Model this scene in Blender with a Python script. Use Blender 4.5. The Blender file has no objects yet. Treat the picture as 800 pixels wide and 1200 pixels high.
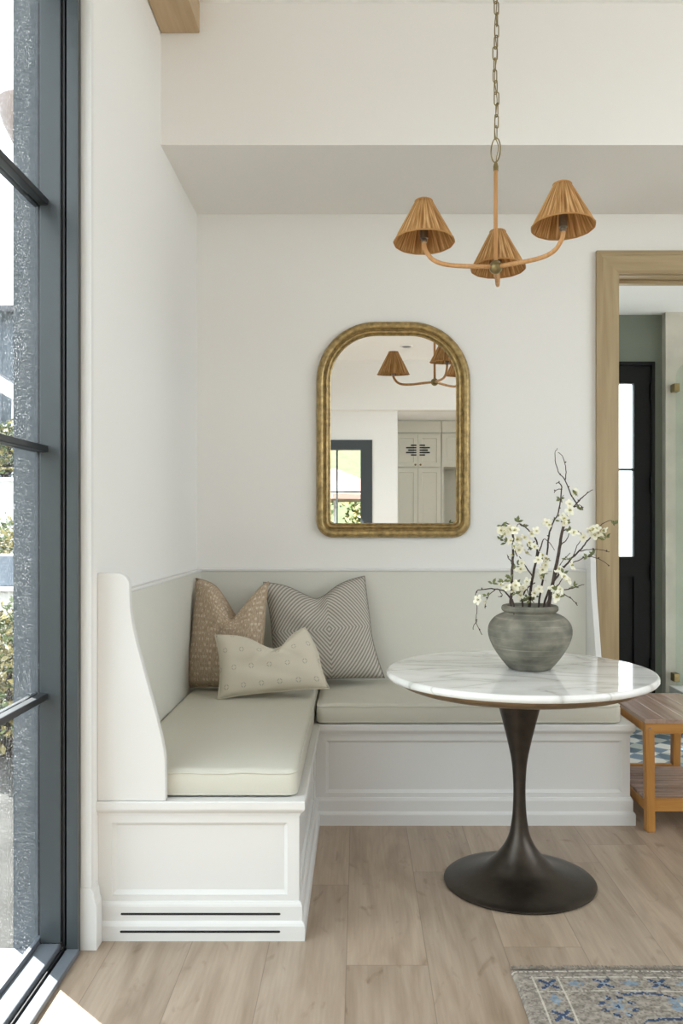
import bpy, bmesh, math, random
from mathutils import Vector, Matrix
random.seed(7)
S = bpy.context.scene
COL = S.collection
PI = math.pi

# ------------------------------------------------------------------ materials
def new_mat(name):
    m = bpy.data.materials.new(name); m.use_nodes = True
    nt = m.node_tree
    return m, nt, nt.nodes, nt.links, nt.nodes['Principled BSDF']

def tint(c, k): return tuple(min(1, x*k) for x in c[:3]) + (1,)

def mat(name, col, rough=.5, metal=0, spec=.5, noise=0, nscale=8, stretch=(1,1,1), bump=0, bscale=None, coat=0, trans=0):
    m, nt, N, L, b = new_mat(name)
    b.inputs['Base Color'].default_value = (*col, 1)
    b.inputs['Roughness'].default_value = rough
    b.inputs['Metallic'].default_value = metal
    b.inputs['Specular IOR Level'].default_value = spec
    b.inputs['Coat Weight'].default_value = coat
    tc = N.new('ShaderNodeTexCoord'); mp = N.new('ShaderNodeMapping')
    mp.inputs['Scale'].default_value = stretch
    L.new(tc.outputs['Object'], mp.inputs['Vector'])
    n = N.new('ShaderNodeTexNoise'); n.inputs['Scale'].default_value = nscale; n.inputs['Detail'].default_value = 6
    L.new(mp.outputs[0], n.inputs['Vector'])
    if noise:
        r = N.new('ShaderNodeValToRGB')
        r.color_ramp.elements[0].position = .3; r.color_ramp.elements[1].position = .7
        r.color_ramp.elements[0].color = tint(col, 1-noise); r.color_ramp.elements[1].color = tint(col, 1+noise)
        L.new(n.outputs['Fac'], r.inputs[0]); L.new(r.outputs[0], b.inputs['Base Color'])
    if bump:
        n2 = N.new('ShaderNodeTexNoise'); n2.inputs['Scale'].default_value = bscale or nscale*6
        n2.inputs['Detail'].default_value = 4
        L.new(mp.outputs[0], n2.inputs['Vector'])
        bp = N.new('ShaderNodeBump'); bp.inputs['Strength'].default_value = bump; bp.inputs['Distance'].default_value = .01
        L.new(n2.outputs['Fac'], bp.inputs['Height']); L.new(bp.outputs[0], b.inputs['Normal'])
    return m

def math_node(N, L, op, a, b=None):
    n = N.new('ShaderNodeMath'); n.operation = op
    for i, v in enumerate((a, b)):
        if v is None: continue
        if isinstance(v, (int, float)): n.inputs[i].default_value = v
        else: L.new(v, n.inputs[i])
    return n.outputs[0]

def ramp(N, L, fac, stops, interp='LINEAR'):
    r = N.new('ShaderNodeValToRGB'); r.color_ramp.interpolation = interp
    e = r.color_ramp.elements
    while len(e) < len(stops): e.new(.5)
    for k, (p, c) in enumerate(stops):
        e[k].position = p; e[k].color = (*c, 1)
    L.new(fac, r.inputs[0])
    return r.outputs[0]

def mixc(N, L, fac, a, b, mode='MIX'):
    n = N.new('ShaderNodeMix'); n.data_type = 'RGBA'; n.blend_type = mode
    for idx, v in ((0, fac), (6, a), (7, b)):
        if isinstance(v, (int, float)): n.inputs[idx].default_value = v
        elif isinstance(v, tuple): n.inputs[idx].default_value = (*v, 1)
        else: L.new(v, n.inputs[idx])
    return n.outputs[2]

def wood(name, c_dark, c_light, axis='Y', scale=1, rough=.45, spec=.4):
    m, nt, N, L, b = new_mat(name)
    tc = N.new('ShaderNodeTexCoord'); mp = N.new('ShaderNodeMapping')
    st = {'X': (.8, 14, 14), 'Y': (14, .8, 14), 'Z': (14, 14, .8)}[axis]
    mp.inputs['Scale'].default_value = tuple(v*scale for v in st)
    L.new(tc.outputs['Object'], mp.inputs['Vector'])
    n = N.new('ShaderNodeTexNoise'); n.inputs['Scale'].default_value = 3; n.inputs['Detail'].default_value = 8
    n.inputs['Distortion'].default_value = .6
    L.new(mp.outputs[0], n.inputs['Vector'])
    c = ramp(N, L, n.outputs['Fac'], [(.25, c_dark), (.75, c_light)])
    L.new(c, b.inputs['Base Color'])
    b.inputs['Roughness'].default_value = rough; b.inputs['Specular IOR Level'].default_value = spec
    bp = N.new('ShaderNodeBump'); bp.inputs['Strength'].default_value = .08; bp.inputs['Distance'].default_value = .005
    L.new(n.outputs['Fac'], bp.inputs['Height']); L.new(bp.outputs[0], b.inputs['Normal'])
    return m

def floor_mat():
    m, nt, N, L, b = new_mat('oak_planks')
    tc = N.new('ShaderNodeTexCoord'); sp = N.new('ShaderNodeSeparateXYZ'); L.new(tc.outputs['Object'], sp.inputs[0])
    X = math_node(N, L, 'ADD', sp.outputs[0], 10-.124)
    Xs = math_node(N, L, 'DIVIDE', X, .24)
    row = math_node(N, L, 'FLOOR', Xs); fx = math_node(N, L, 'FRACT', Xs)
    wn = N.new('ShaderNodeTexWhiteNoise'); wn.noise_dimensions = '1D'; L.new(row, wn.inputs['W'])
    Y0 = math_node(N, L, 'ADD', math_node(N, L, 'DIVIDE', sp.outputs[1], 1.55), math_node(N, L, 'MULTIPLY', wn.outputs[0], 7.0))
    Y0 = math_node(N, L, 'ADD', Y0, 20)
    cell = math_node(N, L, 'FLOOR', Y0); fy = math_node(N, L, 'FRACT', Y0)
    cb = N.new('ShaderNodeCombineXYZ'); L.new(row, cb.inputs[0]); L.new(cell, cb.inputs[1])
    w2 = N.new('ShaderNodeTexWhiteNoise'); w2.noise_dimensions = '2D'; L.new(cb.outputs[0], w2.inputs['Vector'])
    # grain, shifted per board
    off = N.new('ShaderNodeVectorMath'); off.operation = 'SCALE'; L.new(w2.outputs['Color'], off.inputs[0]); off.inputs['Scale'].default_value = 40
    add = N.new('ShaderNodeVectorMath'); L.new(tc.outputs['Object'], add.inputs[0]); L.new(off.outputs[0], add.inputs[1])
    mp = N.new('ShaderNodeMapping'); mp.inputs['Scale'].default_value = (6, .9, 1); L.new(add.outputs[0], mp.inputs['Vector'])
    n1 = N.new('ShaderNodeTexNoise'); n1.inputs['Scale'].default_value = 1.6; n1.inputs['Detail'].default_value = 7; n1.inputs['Distortion'].default_value = 1.3
    L.new(mp.outputs[0], n1.inputs['Vector'])
    mp2 = N.new('ShaderNodeMapping'); mp2.inputs['Scale'].default_value = (60, 2.5, 1); L.new(add.outputs[0], mp2.inputs['Vector'])
    n2 = N.new('ShaderNodeTexNoise'); n2.inputs['Scale'].default_value = 2; n2.inputs['Detail'].default_value = 5
    L.new(mp2.outputs[0], n2.inputs['Vector'])
    mp3 = N.new('ShaderNodeMapping'); mp3.inputs['Scale'].default_value = (5, 1.6, 1); L.new(add.outputs[0], mp3.inputs['Vector'])
    n3 = N.new('ShaderNodeTexNoise'); n3.inputs['Scale'].default_value = 2.2; n3.inputs['Detail'].default_value = 3; n3.inputs['Distortion'].default_value = 2
    L.new(mp3.outputs[0], n3.inputs['Vector'])
    base = ramp(N, L, n1.outputs['Fac'], [(.28, FLOOR_C[0]), (.5, FLOOR_C[1]), (.74, FLOOR_C[2])])
    fine = ramp(N, L, n2.outputs['Fac'], [(.3, (.91, .90, .885)), (.65, (1.04, 1.04, 1.04))])
    c = mixc(N, L, 1, base, fine, 'MULTIPLY')
    knots = ramp(N, L, n3.outputs['Fac'], [(.62, (1, 1, 1)), (.76, (.60, .53, .46))])
    c = mixc(N, L, .8, c, knots, 'MULTIPLY')
    tone = ramp(N, L, w2.outputs['Value'], [(0, (.88, .87, .86)), (1, (1.08, 1.07, 1.05))])
    c = mixc(N, L, 1, c, tone, 'MULTIPLY')
    d1 = math_node(N, L, 'MINIMUM', fx, math_node(N, L, 'SUBTRACT', 1, fx))
    d1 = math_node(N, L, 'MULTIPLY', d1, .24)
    d2 = math_node(N, L, 'MINIMUM', fy, math_node(N, L, 'SUBTRACT', 1, fy))
    d2 = math_node(N, L, 'MULTIPLY', d2, 1.55)
    seam = math_node(N, L, 'LESS_THAN', math_node(N, L, 'MINIMUM', d1, d2), .0014)
    c = mixc(N, L, math_node(N, L, 'MULTIPLY', seam, .6), c, (.16, .12, .09))
    L.new(c, b.inputs['Base Color'])
    b.inputs['Roughness'].default_value = .38
    b.inputs['Specular IOR Level'].default_value = .45
    bp = N.new('ShaderNodeBump'); bp.inputs['Strength'].default_value = .05; bp.inputs['Distance'].default_value = .004
    L.new(n2.outputs['Fac'], bp.inputs['Height']); L.new(bp.outputs[0], b.inputs['Normal'])
    return m

def marble_mat():
    m, nt, N, L, b = new_mat('white_marble')
    tc = N.new('ShaderNodeTexCoord'); mp = N.new('ShaderNodeMapping')
    mp.inputs['Scale'].default_value = (1.2, 3.0, 1); mp.inputs['Rotation'].default_value = (0, 0, .35)
    L.new(tc.outputs['Object'], mp.inputs['Vector'])
    n = N.new('ShaderNodeTexNoise'); n.inputs['Scale'].default_value = 1.6; n.inputs['Detail'].default_value = 8; n.inputs['Distortion'].default_value = 1.2
    L.new(mp.outputs[0], n.inputs['Vector'])
    d = math_node(N, L, 'ABSOLUTE', math_node(N, L, 'SUBTRACT', n.outputs['Fac'], .5))
    vein = ramp(N, L, d, [(0, (.60, .59, .56)), (.02, (.78, .775, .75)), (.08, (.86, .86, .845))])
    n2 = N.new('ShaderNodeTexNoise'); n2.inputs['Scale'].default_value = 3; n2.inputs['Detail'].default_value = 3
    L.new(mp.outputs[0], n2.inputs['Vector'])
    cl = ramp(N, L, n2.outputs['Fac'], [(.35, (.88, .89, .88)), (.65, (1, 1, 1))])
    L.new(mixc(N, L, 1, vein, cl, 'MULTIPLY'), b.inputs['Base Color'])
    b.inputs['Roughness'].default_value = .07
    b.inputs['Specular IOR Level'].default_value = .55
    return m

def glass_mat(name, specks=0., tintc=(.97, .985, .98), refl=.06):
    m = bpy.data.materials.new(name); m.use_nodes = True
    nt = m.node_tree; N = nt.nodes; L = nt.links; N.clear()
    out = N.new('ShaderNodeOutputMaterial')
    t = N.new('ShaderNodeBsdfTransparent'); t.inputs[0].default_value = (*tintc, 1)
    g = N.new('ShaderNodeBsdfGlossy'); g.inputs['Roughness'].default_value = .01
    fr = N.new('ShaderNodeLayerWeight'); fr.inputs['Blend'].default_value = .25
    mul = math_node(N, L, 'MULTIPLY', fr.outputs['Fresnel'], refl*5)
    mx = N.new('ShaderNodeMixShader'); L.new(mul, mx.inputs[0]); L.new(t.outputs[0], mx.inputs[1]); L.new(g.outputs[0], mx.inputs[2])
    last = mx
    if specks:
        d = N.new('ShaderNodeBsdfTranslucent'); d.inputs[0].default_value = (.8, .8, .8, 1)
        tc = N.new('ShaderNodeTexCoord')
        v = N.new('ShaderNodeTexNoise'); v.inputs['Scale'].default_value = 210; v.inputs['Detail'].default_value = 2
        L.new(tc.outputs['Object'], v.inputs['Vector'])
        n = N.new('ShaderNodeTexNoise'); n.inputs['Scale'].default_value = 3
        L.new(tc.outputs['Object'], n.inputs['Vector'])
        f = math_node(N, L, 'MULTIPLY', math_node(N, L, 'GREATER_THAN', v.outputs['Fac'], .648), specks)
        f = math_node(N, L, 'MULTIPLY', f, n.outputs['Fac'])
        m2 = N.new('ShaderNodeMixShader'); L.new(f, m2.inputs[0]); L.new(mx.outputs[0], m2.inputs[1]); L.new(d.outputs[0], m2.inputs[2])
        last = m2
    L.new(last.outputs[0], out.inputs[0])
    return m

def uv_xy(N, L):
    tc = N.new('ShaderNodeTexCoord'); sp = N.new('ShaderNodeSeparateXYZ'); L.new(tc.outputs['UV'], sp.inputs[0])
    return tc, sp.outputs[0], sp.outputs[1]

def fabric_bump(N, L, b, tc, scale=260, strength=.25, extra=None):
    n = N.new('ShaderNodeTexNoise'); n.inputs['Scale'].default_value = scale; n.inputs['Detail'].default_value = 2
    L.new(tc.outputs['UV'], n.inputs['Vector'])
    bp = N.new('ShaderNodeBump'); bp.inputs['Strength'].default_value = strength; bp.inputs['Distance'].default_value = .003
    L.new(extra if extra is not None else n.outputs['Fac'], bp.inputs['Height']); L.new(bp.outputs[0], b.inputs['Normal'])
    return n.outputs['Fac']

def diamond_fabric():
    m, nt, N, L, b = new_mat('diamond_weave')
    tc, u, v = uv_xy(N, L)
    du = math_node(N, L, 'ABSOLUTE', math_node(N, L, 'SUBTRACT', u, .56))
    dv = math_node(N, L, 'ABSOLUTE', math_node(N, L, 'SUBTRACT', v, .50))
    d = math_node(N, L, 'ADD', math_node(N, L, 'MULTIPLY', du, 1.35), dv)
    s = math_node(N, L, 'SINE', math_node(N, L, 'MULTIPLY', d, 2*PI*22))
    n = fabric_bump(N, L, b, tc, 190, .4)
    s = math_node(N, L, 'ADD', s, math_node(N, L, 'MULTIPLY', math_node(N, L, 'SUBTRACT', n, .5), 2.2))
    c = ramp(N, L, math_node(N, L, 'ADD', math_node(N, L, 'MULTIPLY', s, .5), .5), [(.25, (.27, .25, .22)), (.75, (.56, .53, .48))])
    L.new(c, b.inputs['Base Color']); b.inputs['Roughness'].default_value = .95; b.inputs['Specular IOR Level'].default_value = .1
    return m

def tan_fabric():
    m, nt, N, L, b = new_mat('tan_slub_weave')
    tc, u, v = uv_xy(N, L)
    mp = N.new('ShaderNodeMapping'); mp.inputs['Scale'].default_value = (30, 19, 1); L.new(tc.outputs['UV'], mp.inputs['Vector'])
    n1 = N.new('ShaderNodeTexNoise'); n1.inputs['Scale'].default_value = 1; n1.inputs['Detail'].default_value = 2; L.new(mp.outputs[0], n1.inputs['Vector'])
    mp2 = N.new('ShaderNodeMapping'); mp2.inputs['Scale'].default_value = (80, 22, 1); L.new(tc.outputs['UV'], mp2.inputs['Vector'])
    n2 = N.new('ShaderNodeTexNoise'); n2.inputs['Scale'].default_value = 1; L.new(mp2.outputs[0], n2.inputs['Vector'])
    c = ramp(N, L, n2.outputs['Fac'], [(.3, (.33, .255, .18)), (.7, (.52, .42, .32))])
    # broken rows of pale stitches
    rows = math_node(N, L, 'GREATER_THAN', math_node(N, L, 'SINE', math_node(N, L, 'MULTIPLY', v, 2*PI*19)), .1)
    cols = math_node(N, L, 'GREATER_THAN', math_node(N, L, 'SINE', math_node(N, L, 'MULTIPLY', u, 2*PI*24)), -.55)
    dash = math_node(N, L, 'GREATER_THAN', n1.outputs['Fac'], .52)
    f = math_node(N, L, 'MULTIPLY', math_node(N, L, 'MULTIPLY', rows, cols), dash)
    c = mixc(N, L, math_node(N, L, 'MULTIPLY', f, .75), c, (.66, .58, .46))
    L.new(c, b.inputs['Base Color']); b.inputs['Roughness'].default_value = .95; b.inputs['Specular IOR Level'].default_value = .1
    fabric_bump(N, L, b, tc, 160, .5, n1.outputs['Fac'])
    return m

def cream_fabric():
    m, nt, N, L, b = new_mat('cream_linen_motif')
    tc, u, v = uv_xy(N, L)
    U = math_node(N, L, 'MULTIPLY', u, 6.0); V = math_node(N, L, 'MULTIPLY', v, 3.5)
    odd = math_node(N, L, 'MODULO', math_node(N, L, 'FLOOR', V), 2)
    U = math_node(N, L, 'ADD', U, math_node(N, L, 'MULTIPLY', odd, .5))
    du = math_node(N, L, 'ABSOLUTE', math_node(N, L, 'SUBTRACT', math_node(N, L, 'FRACT', U), .5))
    dv = math_node(N, L, 'ABSOLUTE', math_node(N, L, 'SUBTRACT', math_node(N, L, 'FRACT', V), .5))
    d = math_node(N, L, 'ADD', du, math_node(N, L, 'MULTIPLY', dv, .95))
    ring = math_node(N, L, 'COMPARE', d, .155); N[-1].inputs[2].default_value = .032
    gap = math_node(N, L, 'GREATER_THAN', math_node(N, L, 'MINIMUM', du, dv), .028)
    f = math_node(N, L, 'MULTIPLY', ring, gap)
    n = fabric_bump(N, L, b, tc, 240, .3)
    c = ramp(N, L, n, [(.3, (.60, .56, .46)), (.7, (.69, .65, .55))])
    c = mixc(N, L, math_node(N, L, 'MULTIPLY', f, .75), c, (.34, .32, .26))
    L.new(c, b.inputs['Base Color']); b.inputs['Roughness'].default_value = .95; b.inputs['Specular IOR Level'].default_value = .1
    return m

def stone_vase_mat():
    m, nt, N, L, b = new_mat('weathered_stoneware')
    tc = N.new('ShaderNodeTexCoord')
    mp = N.new('ShaderNodeMapping'); mp.inputs['Scale'].default_value = (3, 3, 14); L.new(tc.outputs['Object'], mp.inputs['Vector'])
    n = N.new('ShaderNodeTexNoise'); n.inputs['Scale'].default_value = 2.2; n.inputs['Detail'].default_value = 8; L.new(mp.outputs[0], n.inputs['Vector'])
    n2 = N.new('ShaderNodeTexNoise'); n2.inputs['Scale'].default_value = 16; n2.inputs['Detail'].default_value = 8; L.new(tc.outputs['Object'], n2.inputs['Vector'])
    c = ramp(N, L, n.outputs['Fac'], [(.25, (.10, .097, .08)), (.5, (.165, .163, .14)), (.78, (.25, .245, .21))])
    mp3 = N.new('ShaderNodeMapping'); mp3.inputs['Scale'].default_value = (2.5, 2.5, 120); L.new(tc.outputs['Object'], mp3.inputs['Vector'])
    n3 = N.new('ShaderNodeTexNoise'); n3.inputs['Scale'].default_value = 1.6; n3.inputs['Detail'].default_value = 3; L.new(mp3.outputs[0], n3.inputs['Vector'])
    scr = ramp(N, L, n3.outputs['Fac'], [(.58, (0, 0, 0)), (.70, (.5, .5, .5))])
    c = mixc(N, L, scr, c, (.34, .33, .29))
    c2 = ramp(N, L, n2.outputs['Fac'], [(.3, (.62, .62, .60)), (.7, (1.32, 1.27, 1.18))])
    c = mixc(N, L, 1, c, c2, 'MULTIPLY')
    L.new(c, b.inputs['Base Color']); b.inputs['Roughness'].default_value = .7; b.inputs['Specular IOR Level'].default_value = .35
    bp = N.new('ShaderNodeBump'); bp.inputs['Strength'].default_value = .35; bp.inputs['Distance'].default_value = .004
    L.new(n2.outputs['Fac'], bp.inputs['Height']); L.new(bp.outputs[0], b.inputs['Normal'])
    return m

def raffia_mat():
    m, nt, N, L, b = new_mat('pleated_raffia')
    tc = N.new('ShaderNodeTexCoord'); mp = N.new('ShaderNodeMapping'); mp.inputs['Scale'].default_value = (75, 1.2, 1)
    L.new(tc.outputs['UV'], mp.inputs['Vector'])
    n = N.new('ShaderNodeTexNoise'); n.inputs['Scale'].default_value = 1; n.inputs['Detail'].default_value = 4; L.new(mp.outputs[0], n.inputs['Vector'])
    c = ramp(N, L, n.outputs['Fac'], [(.3, (.27, .12, .035)), (.5, (.58, .32, .12)), (.68, (.86, .60, .31))])
    L.new(c, b.inputs['Base Color']); b.inputs['Roughness'].default_value = .75; b.inputs['Specular IOR Level'].default_value = .25
    out = N['Material Output']; tr = N.new('ShaderNodeBsdfTranslucent'); L.new(c, tr.inputs[0])
    mx = N.new('ShaderNodeMixShader'); mx.inputs[0].default_value = .3
    L.new(b.outputs[0], mx.inputs[1]); L.new(tr.outputs[0], mx.inputs[2]); L.new(mx.outputs[0], out.inputs[0])
    return m

def cement_tile():
    m, nt, N, L, b = new_mat('patterned_cement_tile')
    tc = N.new('ShaderNodeTexCoord'); mp = N.new('ShaderNodeMapping'); mp.inputs['Rotation'].default_value = (0, 0, PI/4)
    L.new(tc.outputs['Object'], mp.inputs['Vector'])
    ck = N.new('ShaderNodeTexChecker'); ck.inputs['Scale'].default_value = 9.5
    ck.inputs[1].default_value = (.70, .68, .62, 1); ck.inputs[2].default_value = (.19, .25, .31, 1)
    L.new(mp.outputs[0], ck.inputs['Vector'])
    ck2 = N.new('ShaderNodeTexChecker'); ck2.inputs['Scale'].default_value = 4.75
    ck2.inputs[1].default_value = (1, 1, 1, 1); ck2.inputs[2].default_value = (.62, .66, .66, 1)
    L.new(tc.outputs['Object'], ck2.inputs['Vector'])
    L.new(mixc(N, L, 1, ck.outputs[0], ck2.outputs[0], 'MULTIPLY'), b.inputs['Base Color'])
    b.inputs['Roughness'].default_value = .4
    return m

def shingle_mat():
    m, nt, N, L, b = new_mat('grey_roof_shingles')
    tc = N.new('ShaderNodeTexCoord')
    br = N.new('ShaderNodeTexBrick'); br.inputs['Scale'].default_value = 1
    br.inputs['Brick Width'].default_value = .4; br.inputs['Row Height'].default_value = .17; br.inputs['Mortar Size'].default_value = .02
    br.inputs['Color1'].default_value = (.55, .54, .52, 1); br.inputs['Color2'].default_value = (.38, .38, .38, 1); br.inputs['Mortar'].default_value = (.12, .12, .13, 1)
    L.new(tc.outputs['UV'], br.inputs['Vector']); L.new(br.outputs['Color'], b.inputs['Base Color'])
    b.inputs['Roughness'].default_value = .9
    return m

FLOOR_C = [(.285, .215, .155), (.38, .298, .225), (.45, .365, .288)]
M = {}
M['wall'] = mat('warm_white_paint', (.80, .795, .775), .75, spec=.25, bump=.03, bscale=120)
M['ceiling'] = mat('ceiling_paint', (.88, .88, .88), .85, spec=.2)
M['trim'] = mat('bench_paint', (.715, .712, .70), .42, spec=.4)
M['panel'] = mat('greige_panel', (.66, .655, .60), .55, spec=.3)
M['floor'] = floor_mat()
M['oak'] = wood('pale_oak', (.31, .225, .12), (.44, .345, .205), 'Z', .8)
M['oakx'] = wood('pale_oak_across', (.31, .225, .12), (.44, .345, .205), 'X', .8)
M['oaky'] = wood('pale_oak_beam', (.40, .28, .16), (.53, .40, .25), 'Y', .8)
M['frame'] = mat('slate_blue_aluminium', (.05, .06, .066), .35, spec=.5)
M['muntin'] = mat('dark_muntin', (.022, .025, .028), .4)
M['gasket'] = mat('black_rubber', (.008, .008, .009), .5)
M['alu'] = mat('grey_aluminium_sill', (.13, .145, .165), .42)
M['ext'] = mat('grey_stucco', (.12, .135, .15), .8, noise=.15, nscale=60)
M['glass'] = glass_mat('dusty_window_glass', .45)
M['clear'] = glass_mat('clear_glass', 0)
M['showerglass'] = glass_mat('shower_glass', 0, (.92, .955, .935), .07)
M['fabric'] = mat('sage_grey_fabric', (.60, .585, .51), .72, spec=.25, bump=.10, bscale=420)
M['tan'] = tan_fabric(); M['diamond'] = diamond_fabric(); M['cream'] = cream_fabric()
M['gold'] = mat('antique_gold_leaf', (.37, .265, .115), .40, metal=.7, noise=.38, nscale=45, bump=.12, bscale=90)
M['mirror'] = mat('silvered_glass', (.90, .905, .89), .0, metal=1)
M['marble'] = marble_mat()
M['bronze'] = mat('dark_bronze', (.062, .052, .043), .36, metal=.85, noise=.12, nscale=30)
M['apron'] = mat('brushed_brass_edge', (.27, .19, .11), .42, metal=.6, noise=.15, nscale=20)
M['vase'] = stone_vase_mat()
M['soil'] = mat('dark_inside', (.02, .018, .014), .9)
M['bark'] = mat('brown_bark', (.060, .042, .034), .85, noise=.4, nscale=60)
M['petal'] = mat('cream_petal', (.86, .84, .70), .6, spec=.2)
M['stamen'] = mat('yellow_green_stamen', (.42, .38, .07), .7)
M['leaf'] = mat('olive_leaf', (.15, .17, .065), .6, noise=.3, nscale=30)
M['raffia'] = raffia_mat()
M['rattan'] = wood('rattan_wrap', (.46, .235, .085), (.66, .37, .16), 'Z', 1.4, .5)
M['brass'] = mat('aged_brass', (.27, .21, .10), .35, metal=.9, noise=.2, nscale=40)
M['nickel'] = mat('dull_nickel', (.30, .27, .22), .35, metal=.9)
M['teak'] = wood('teak', (.34, .145, .030), (.54, .27, .07), 'Z', 1, .38, .5)
M['teakx'] = wood('teak_rail', (.34, .145, .030), (.54, .27, .07), 'X', 1, .38, .5)
M['teaktop'] = wood('weathered_teak_top', (.25, .155, .115), (.44, .32, .255), 'Y', .8, .22, .6)
M['teakshelf'] = wood('weathered_teak_slats', (.25, .155, .115), (.44, .32, .255), 'X', .8, .25, .6)
M['greenwall'] = mat('sage_green_paint', (.20, .225, .19), .7, spec=.25)
M['black'] = mat('black_door_paint', (.006, .0065, .0065), .5, spec=.22)
M['tile'] = mat('shower_stone_tile', (.60, .57, .50), .45, noise=.12, nscale=5)
M['cement'] = cement_tile()
M['cab'] = mat('putty_cabinet_paint', (.60, .585, .51), .5, spec=.3)
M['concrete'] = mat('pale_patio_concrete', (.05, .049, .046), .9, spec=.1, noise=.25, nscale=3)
M['whitewash'] = mat('white_painted_wood', (.80, .79, .77), .6)
M['siding'] = mat('blue_grey_siding', (.20, .225, .26), .7)
M['stucco'] = mat('pale_stucco', (.62, .61, .60), .9, noise=.06, nscale=9)
M['slate'] = mat('blue_slate', (.16, .19, .24), .6)
M['shingle'] = shingle_mat()
M['bushA'] = mat('green_leaves', (.085, .115, .036), .6, noise=.5, nscale=5)
M['bushB'] = mat('yellow_green_leaves', (.24, .20, .075), .6, noise=.4, nscale=6)
M['lawn'] = mat('dry_grass', (.06, .07, .028), .9, noise=.3, nscale=3)
M['bounce_ground'] = mat('pale_bounce_ground', (.33, .33, .31), .9, noise=.15, nscale=5)  # ground colour invented pale to bounce daylight onto ceiling and soffit
M['canvas'] = mat('faded_pink_canvas', (.26, .17, .14), .9)
M['bronzeshade'] = mat('copper_tinted_shade', (.28, .22, .20), .5, metal=.2)
RUG = [mat('rug_greige_wool', (.31, .275, .235), .98, spec=.05, noise=.35, nscale=70, bump=.5, bscale=260),
       mat('rug_taupe_wool', (.22, .195, .17), .98, spec=.05, noise=.35, nscale=70, bump=.5, bscale=260),
       mat('rug_ivory_wool', (.50, .46, .39), .98, spec=.05, noise=.2, nscale=70, bump=.5, bscale=260),
       mat('rug_light_blue_wool', (.215, .275, .335), .98, spec=.05, noise=.3, nscale=70, bump=.5, bscale=260),
       mat('rug_navy_wool', (.05, .075, .135), .98, spec=.05, noise=.3, nscale=70, bump=.5, bscale=260)]

# ------------------------------------------------------------------ mesh helpers (world coordinates)
WL = {}
def wloc(o): return WL.get(o.name, Vector((0, 0, 0)))

def obj(name, bm, m, parent=None, smooth=False, auto=None, label=None, kind=None):
    me = bpy.data.meshes.new(name)
    off = wloc(parent) if parent else Vector((0, 0, 0))
    if parent: bmesh.ops.translate(bm, verts=bm.verts, vec=-off)
    bmesh.ops.recalc_face_normals(bm, faces=bm.faces)
    bm.to_mesh(me); bm.free()
    for mm in (m if isinstance(m, (list, tuple)) else [m]): me.materials.append(mm)
    o = bpy.data.objects.new(name, me); COL.objects.link(o)
    if parent: o.parent = parent
    WL[o.name] = off
    if smooth or auto:
        for p in me.polygons: p.use_smooth = len(p.vertices) <= 8
        if auto:
            me.set_sharp_from_angle(angle=math.radians(auto))
            for p in me.polygons: p.use_smooth = len(p.vertices) <= 8
    if label: o['label'] = label
    if kind: o['kind'] = kind
    return o

def struct(name, bm, m, parent=None, **k):
    o = obj(name, bm, m, parent, **k)
    if parent is None: o['kind'] = 'structure'
    return o

def thing(name, label, cat, loc, group=None, kind=None):
    o = bpy.data.objects.new(name, None); COL.objects.link(o)
    o.empty_display_size = .1; o.location = loc; WL[o.name] = Vector(loc)
    if kind: o['kind'] = kind
    else:
        o['label'] = label; o['category'] = cat
    if group: o['group'] = group
    return o

def origin_to(o, loc):
    loc = Vector(loc); o.data.transform(Matrix.Translation(-loc)); o.location = loc; WL[o.name] = loc

def tag(o, label, cat, group=None):
    o['label'] = label; o['category'] = cat
    if group: o['group'] = group
    return o

def box(bm, x0, x1, y0, y1, z0, z1, bev=0, seg=2):
    r = bmesh.ops.create_cube(bm, size=1)
    vs = r['verts']
    for v in vs:
        v.co = Vector((x0 + (v.co.x+.5)*(x1-x0), y0 + (v.co.y+.5)*(y1-y0), z0 + (v.co.z+.5)*(z1-z0)))
    if bev:
        es = list({e for v in vs for e in v.link_edges})
        bmesh.ops.bevel(bm, geom=es, offset=bev, segments=seg, affect='EDGES', profile=.5)
    return bm

def BX(*a, bev=0, seg=2): return box(bmesh.new(), *a, bev=bev, seg=seg)

def hexa(bm, bot, top):
    v = [bm.verts.new(p) for p in bot+top]
    for f in ((3, 2, 1, 0), (4, 5, 6, 7), (0, 1, 5, 4), (1, 2, 6, 5), (2, 3, 7, 6), (3, 0, 4, 7)):
        bm.faces.new([v[i] for i in f])
    return bm

def tube(bm, pts, rad, n=10, cap=True, closed=False):
    pts = [Vector(p) for p in pts]
    if isinstance(rad, (int, float)): rad = [rad]*len(pts)
    rings = []; prev = None
    k = len(pts)
    for i, p in enumerate(pts):
        if closed: d = pts[(i+1) % k]-pts[i-1]
        else: d = pts[min(i+1, k-1)]-pts[max(i-1, 0)]
        d.normalize()
        if prev is None:
            a = Vector((0, 0, 1)) if abs(d.z) < .9 else Vector((1, 0, 0))
            u = d.cross(a).normalized()
        else:
            u = (prev - d*prev.dot(d)).normalized()
        prev = u; w = d.cross(u)
        rings.append([bm.verts.new(p + (u*math.cos(2*PI*j/n)+w*math.sin(2*PI*j/n))*rad[i]) for j in range(n)])
    m = k if closed else k-1
    for i in range(m):
        A = rings[i]; B = rings[(i+1) % k]
        for j in range(n): bm.faces.new((A[j], A[(j+1) % n], B[(j+1) % n], B[j]))
    if cap and not closed:
        bm.faces.new(rings[0][::-1]); bm.faces.new(rings[-1])
    return bm

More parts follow.
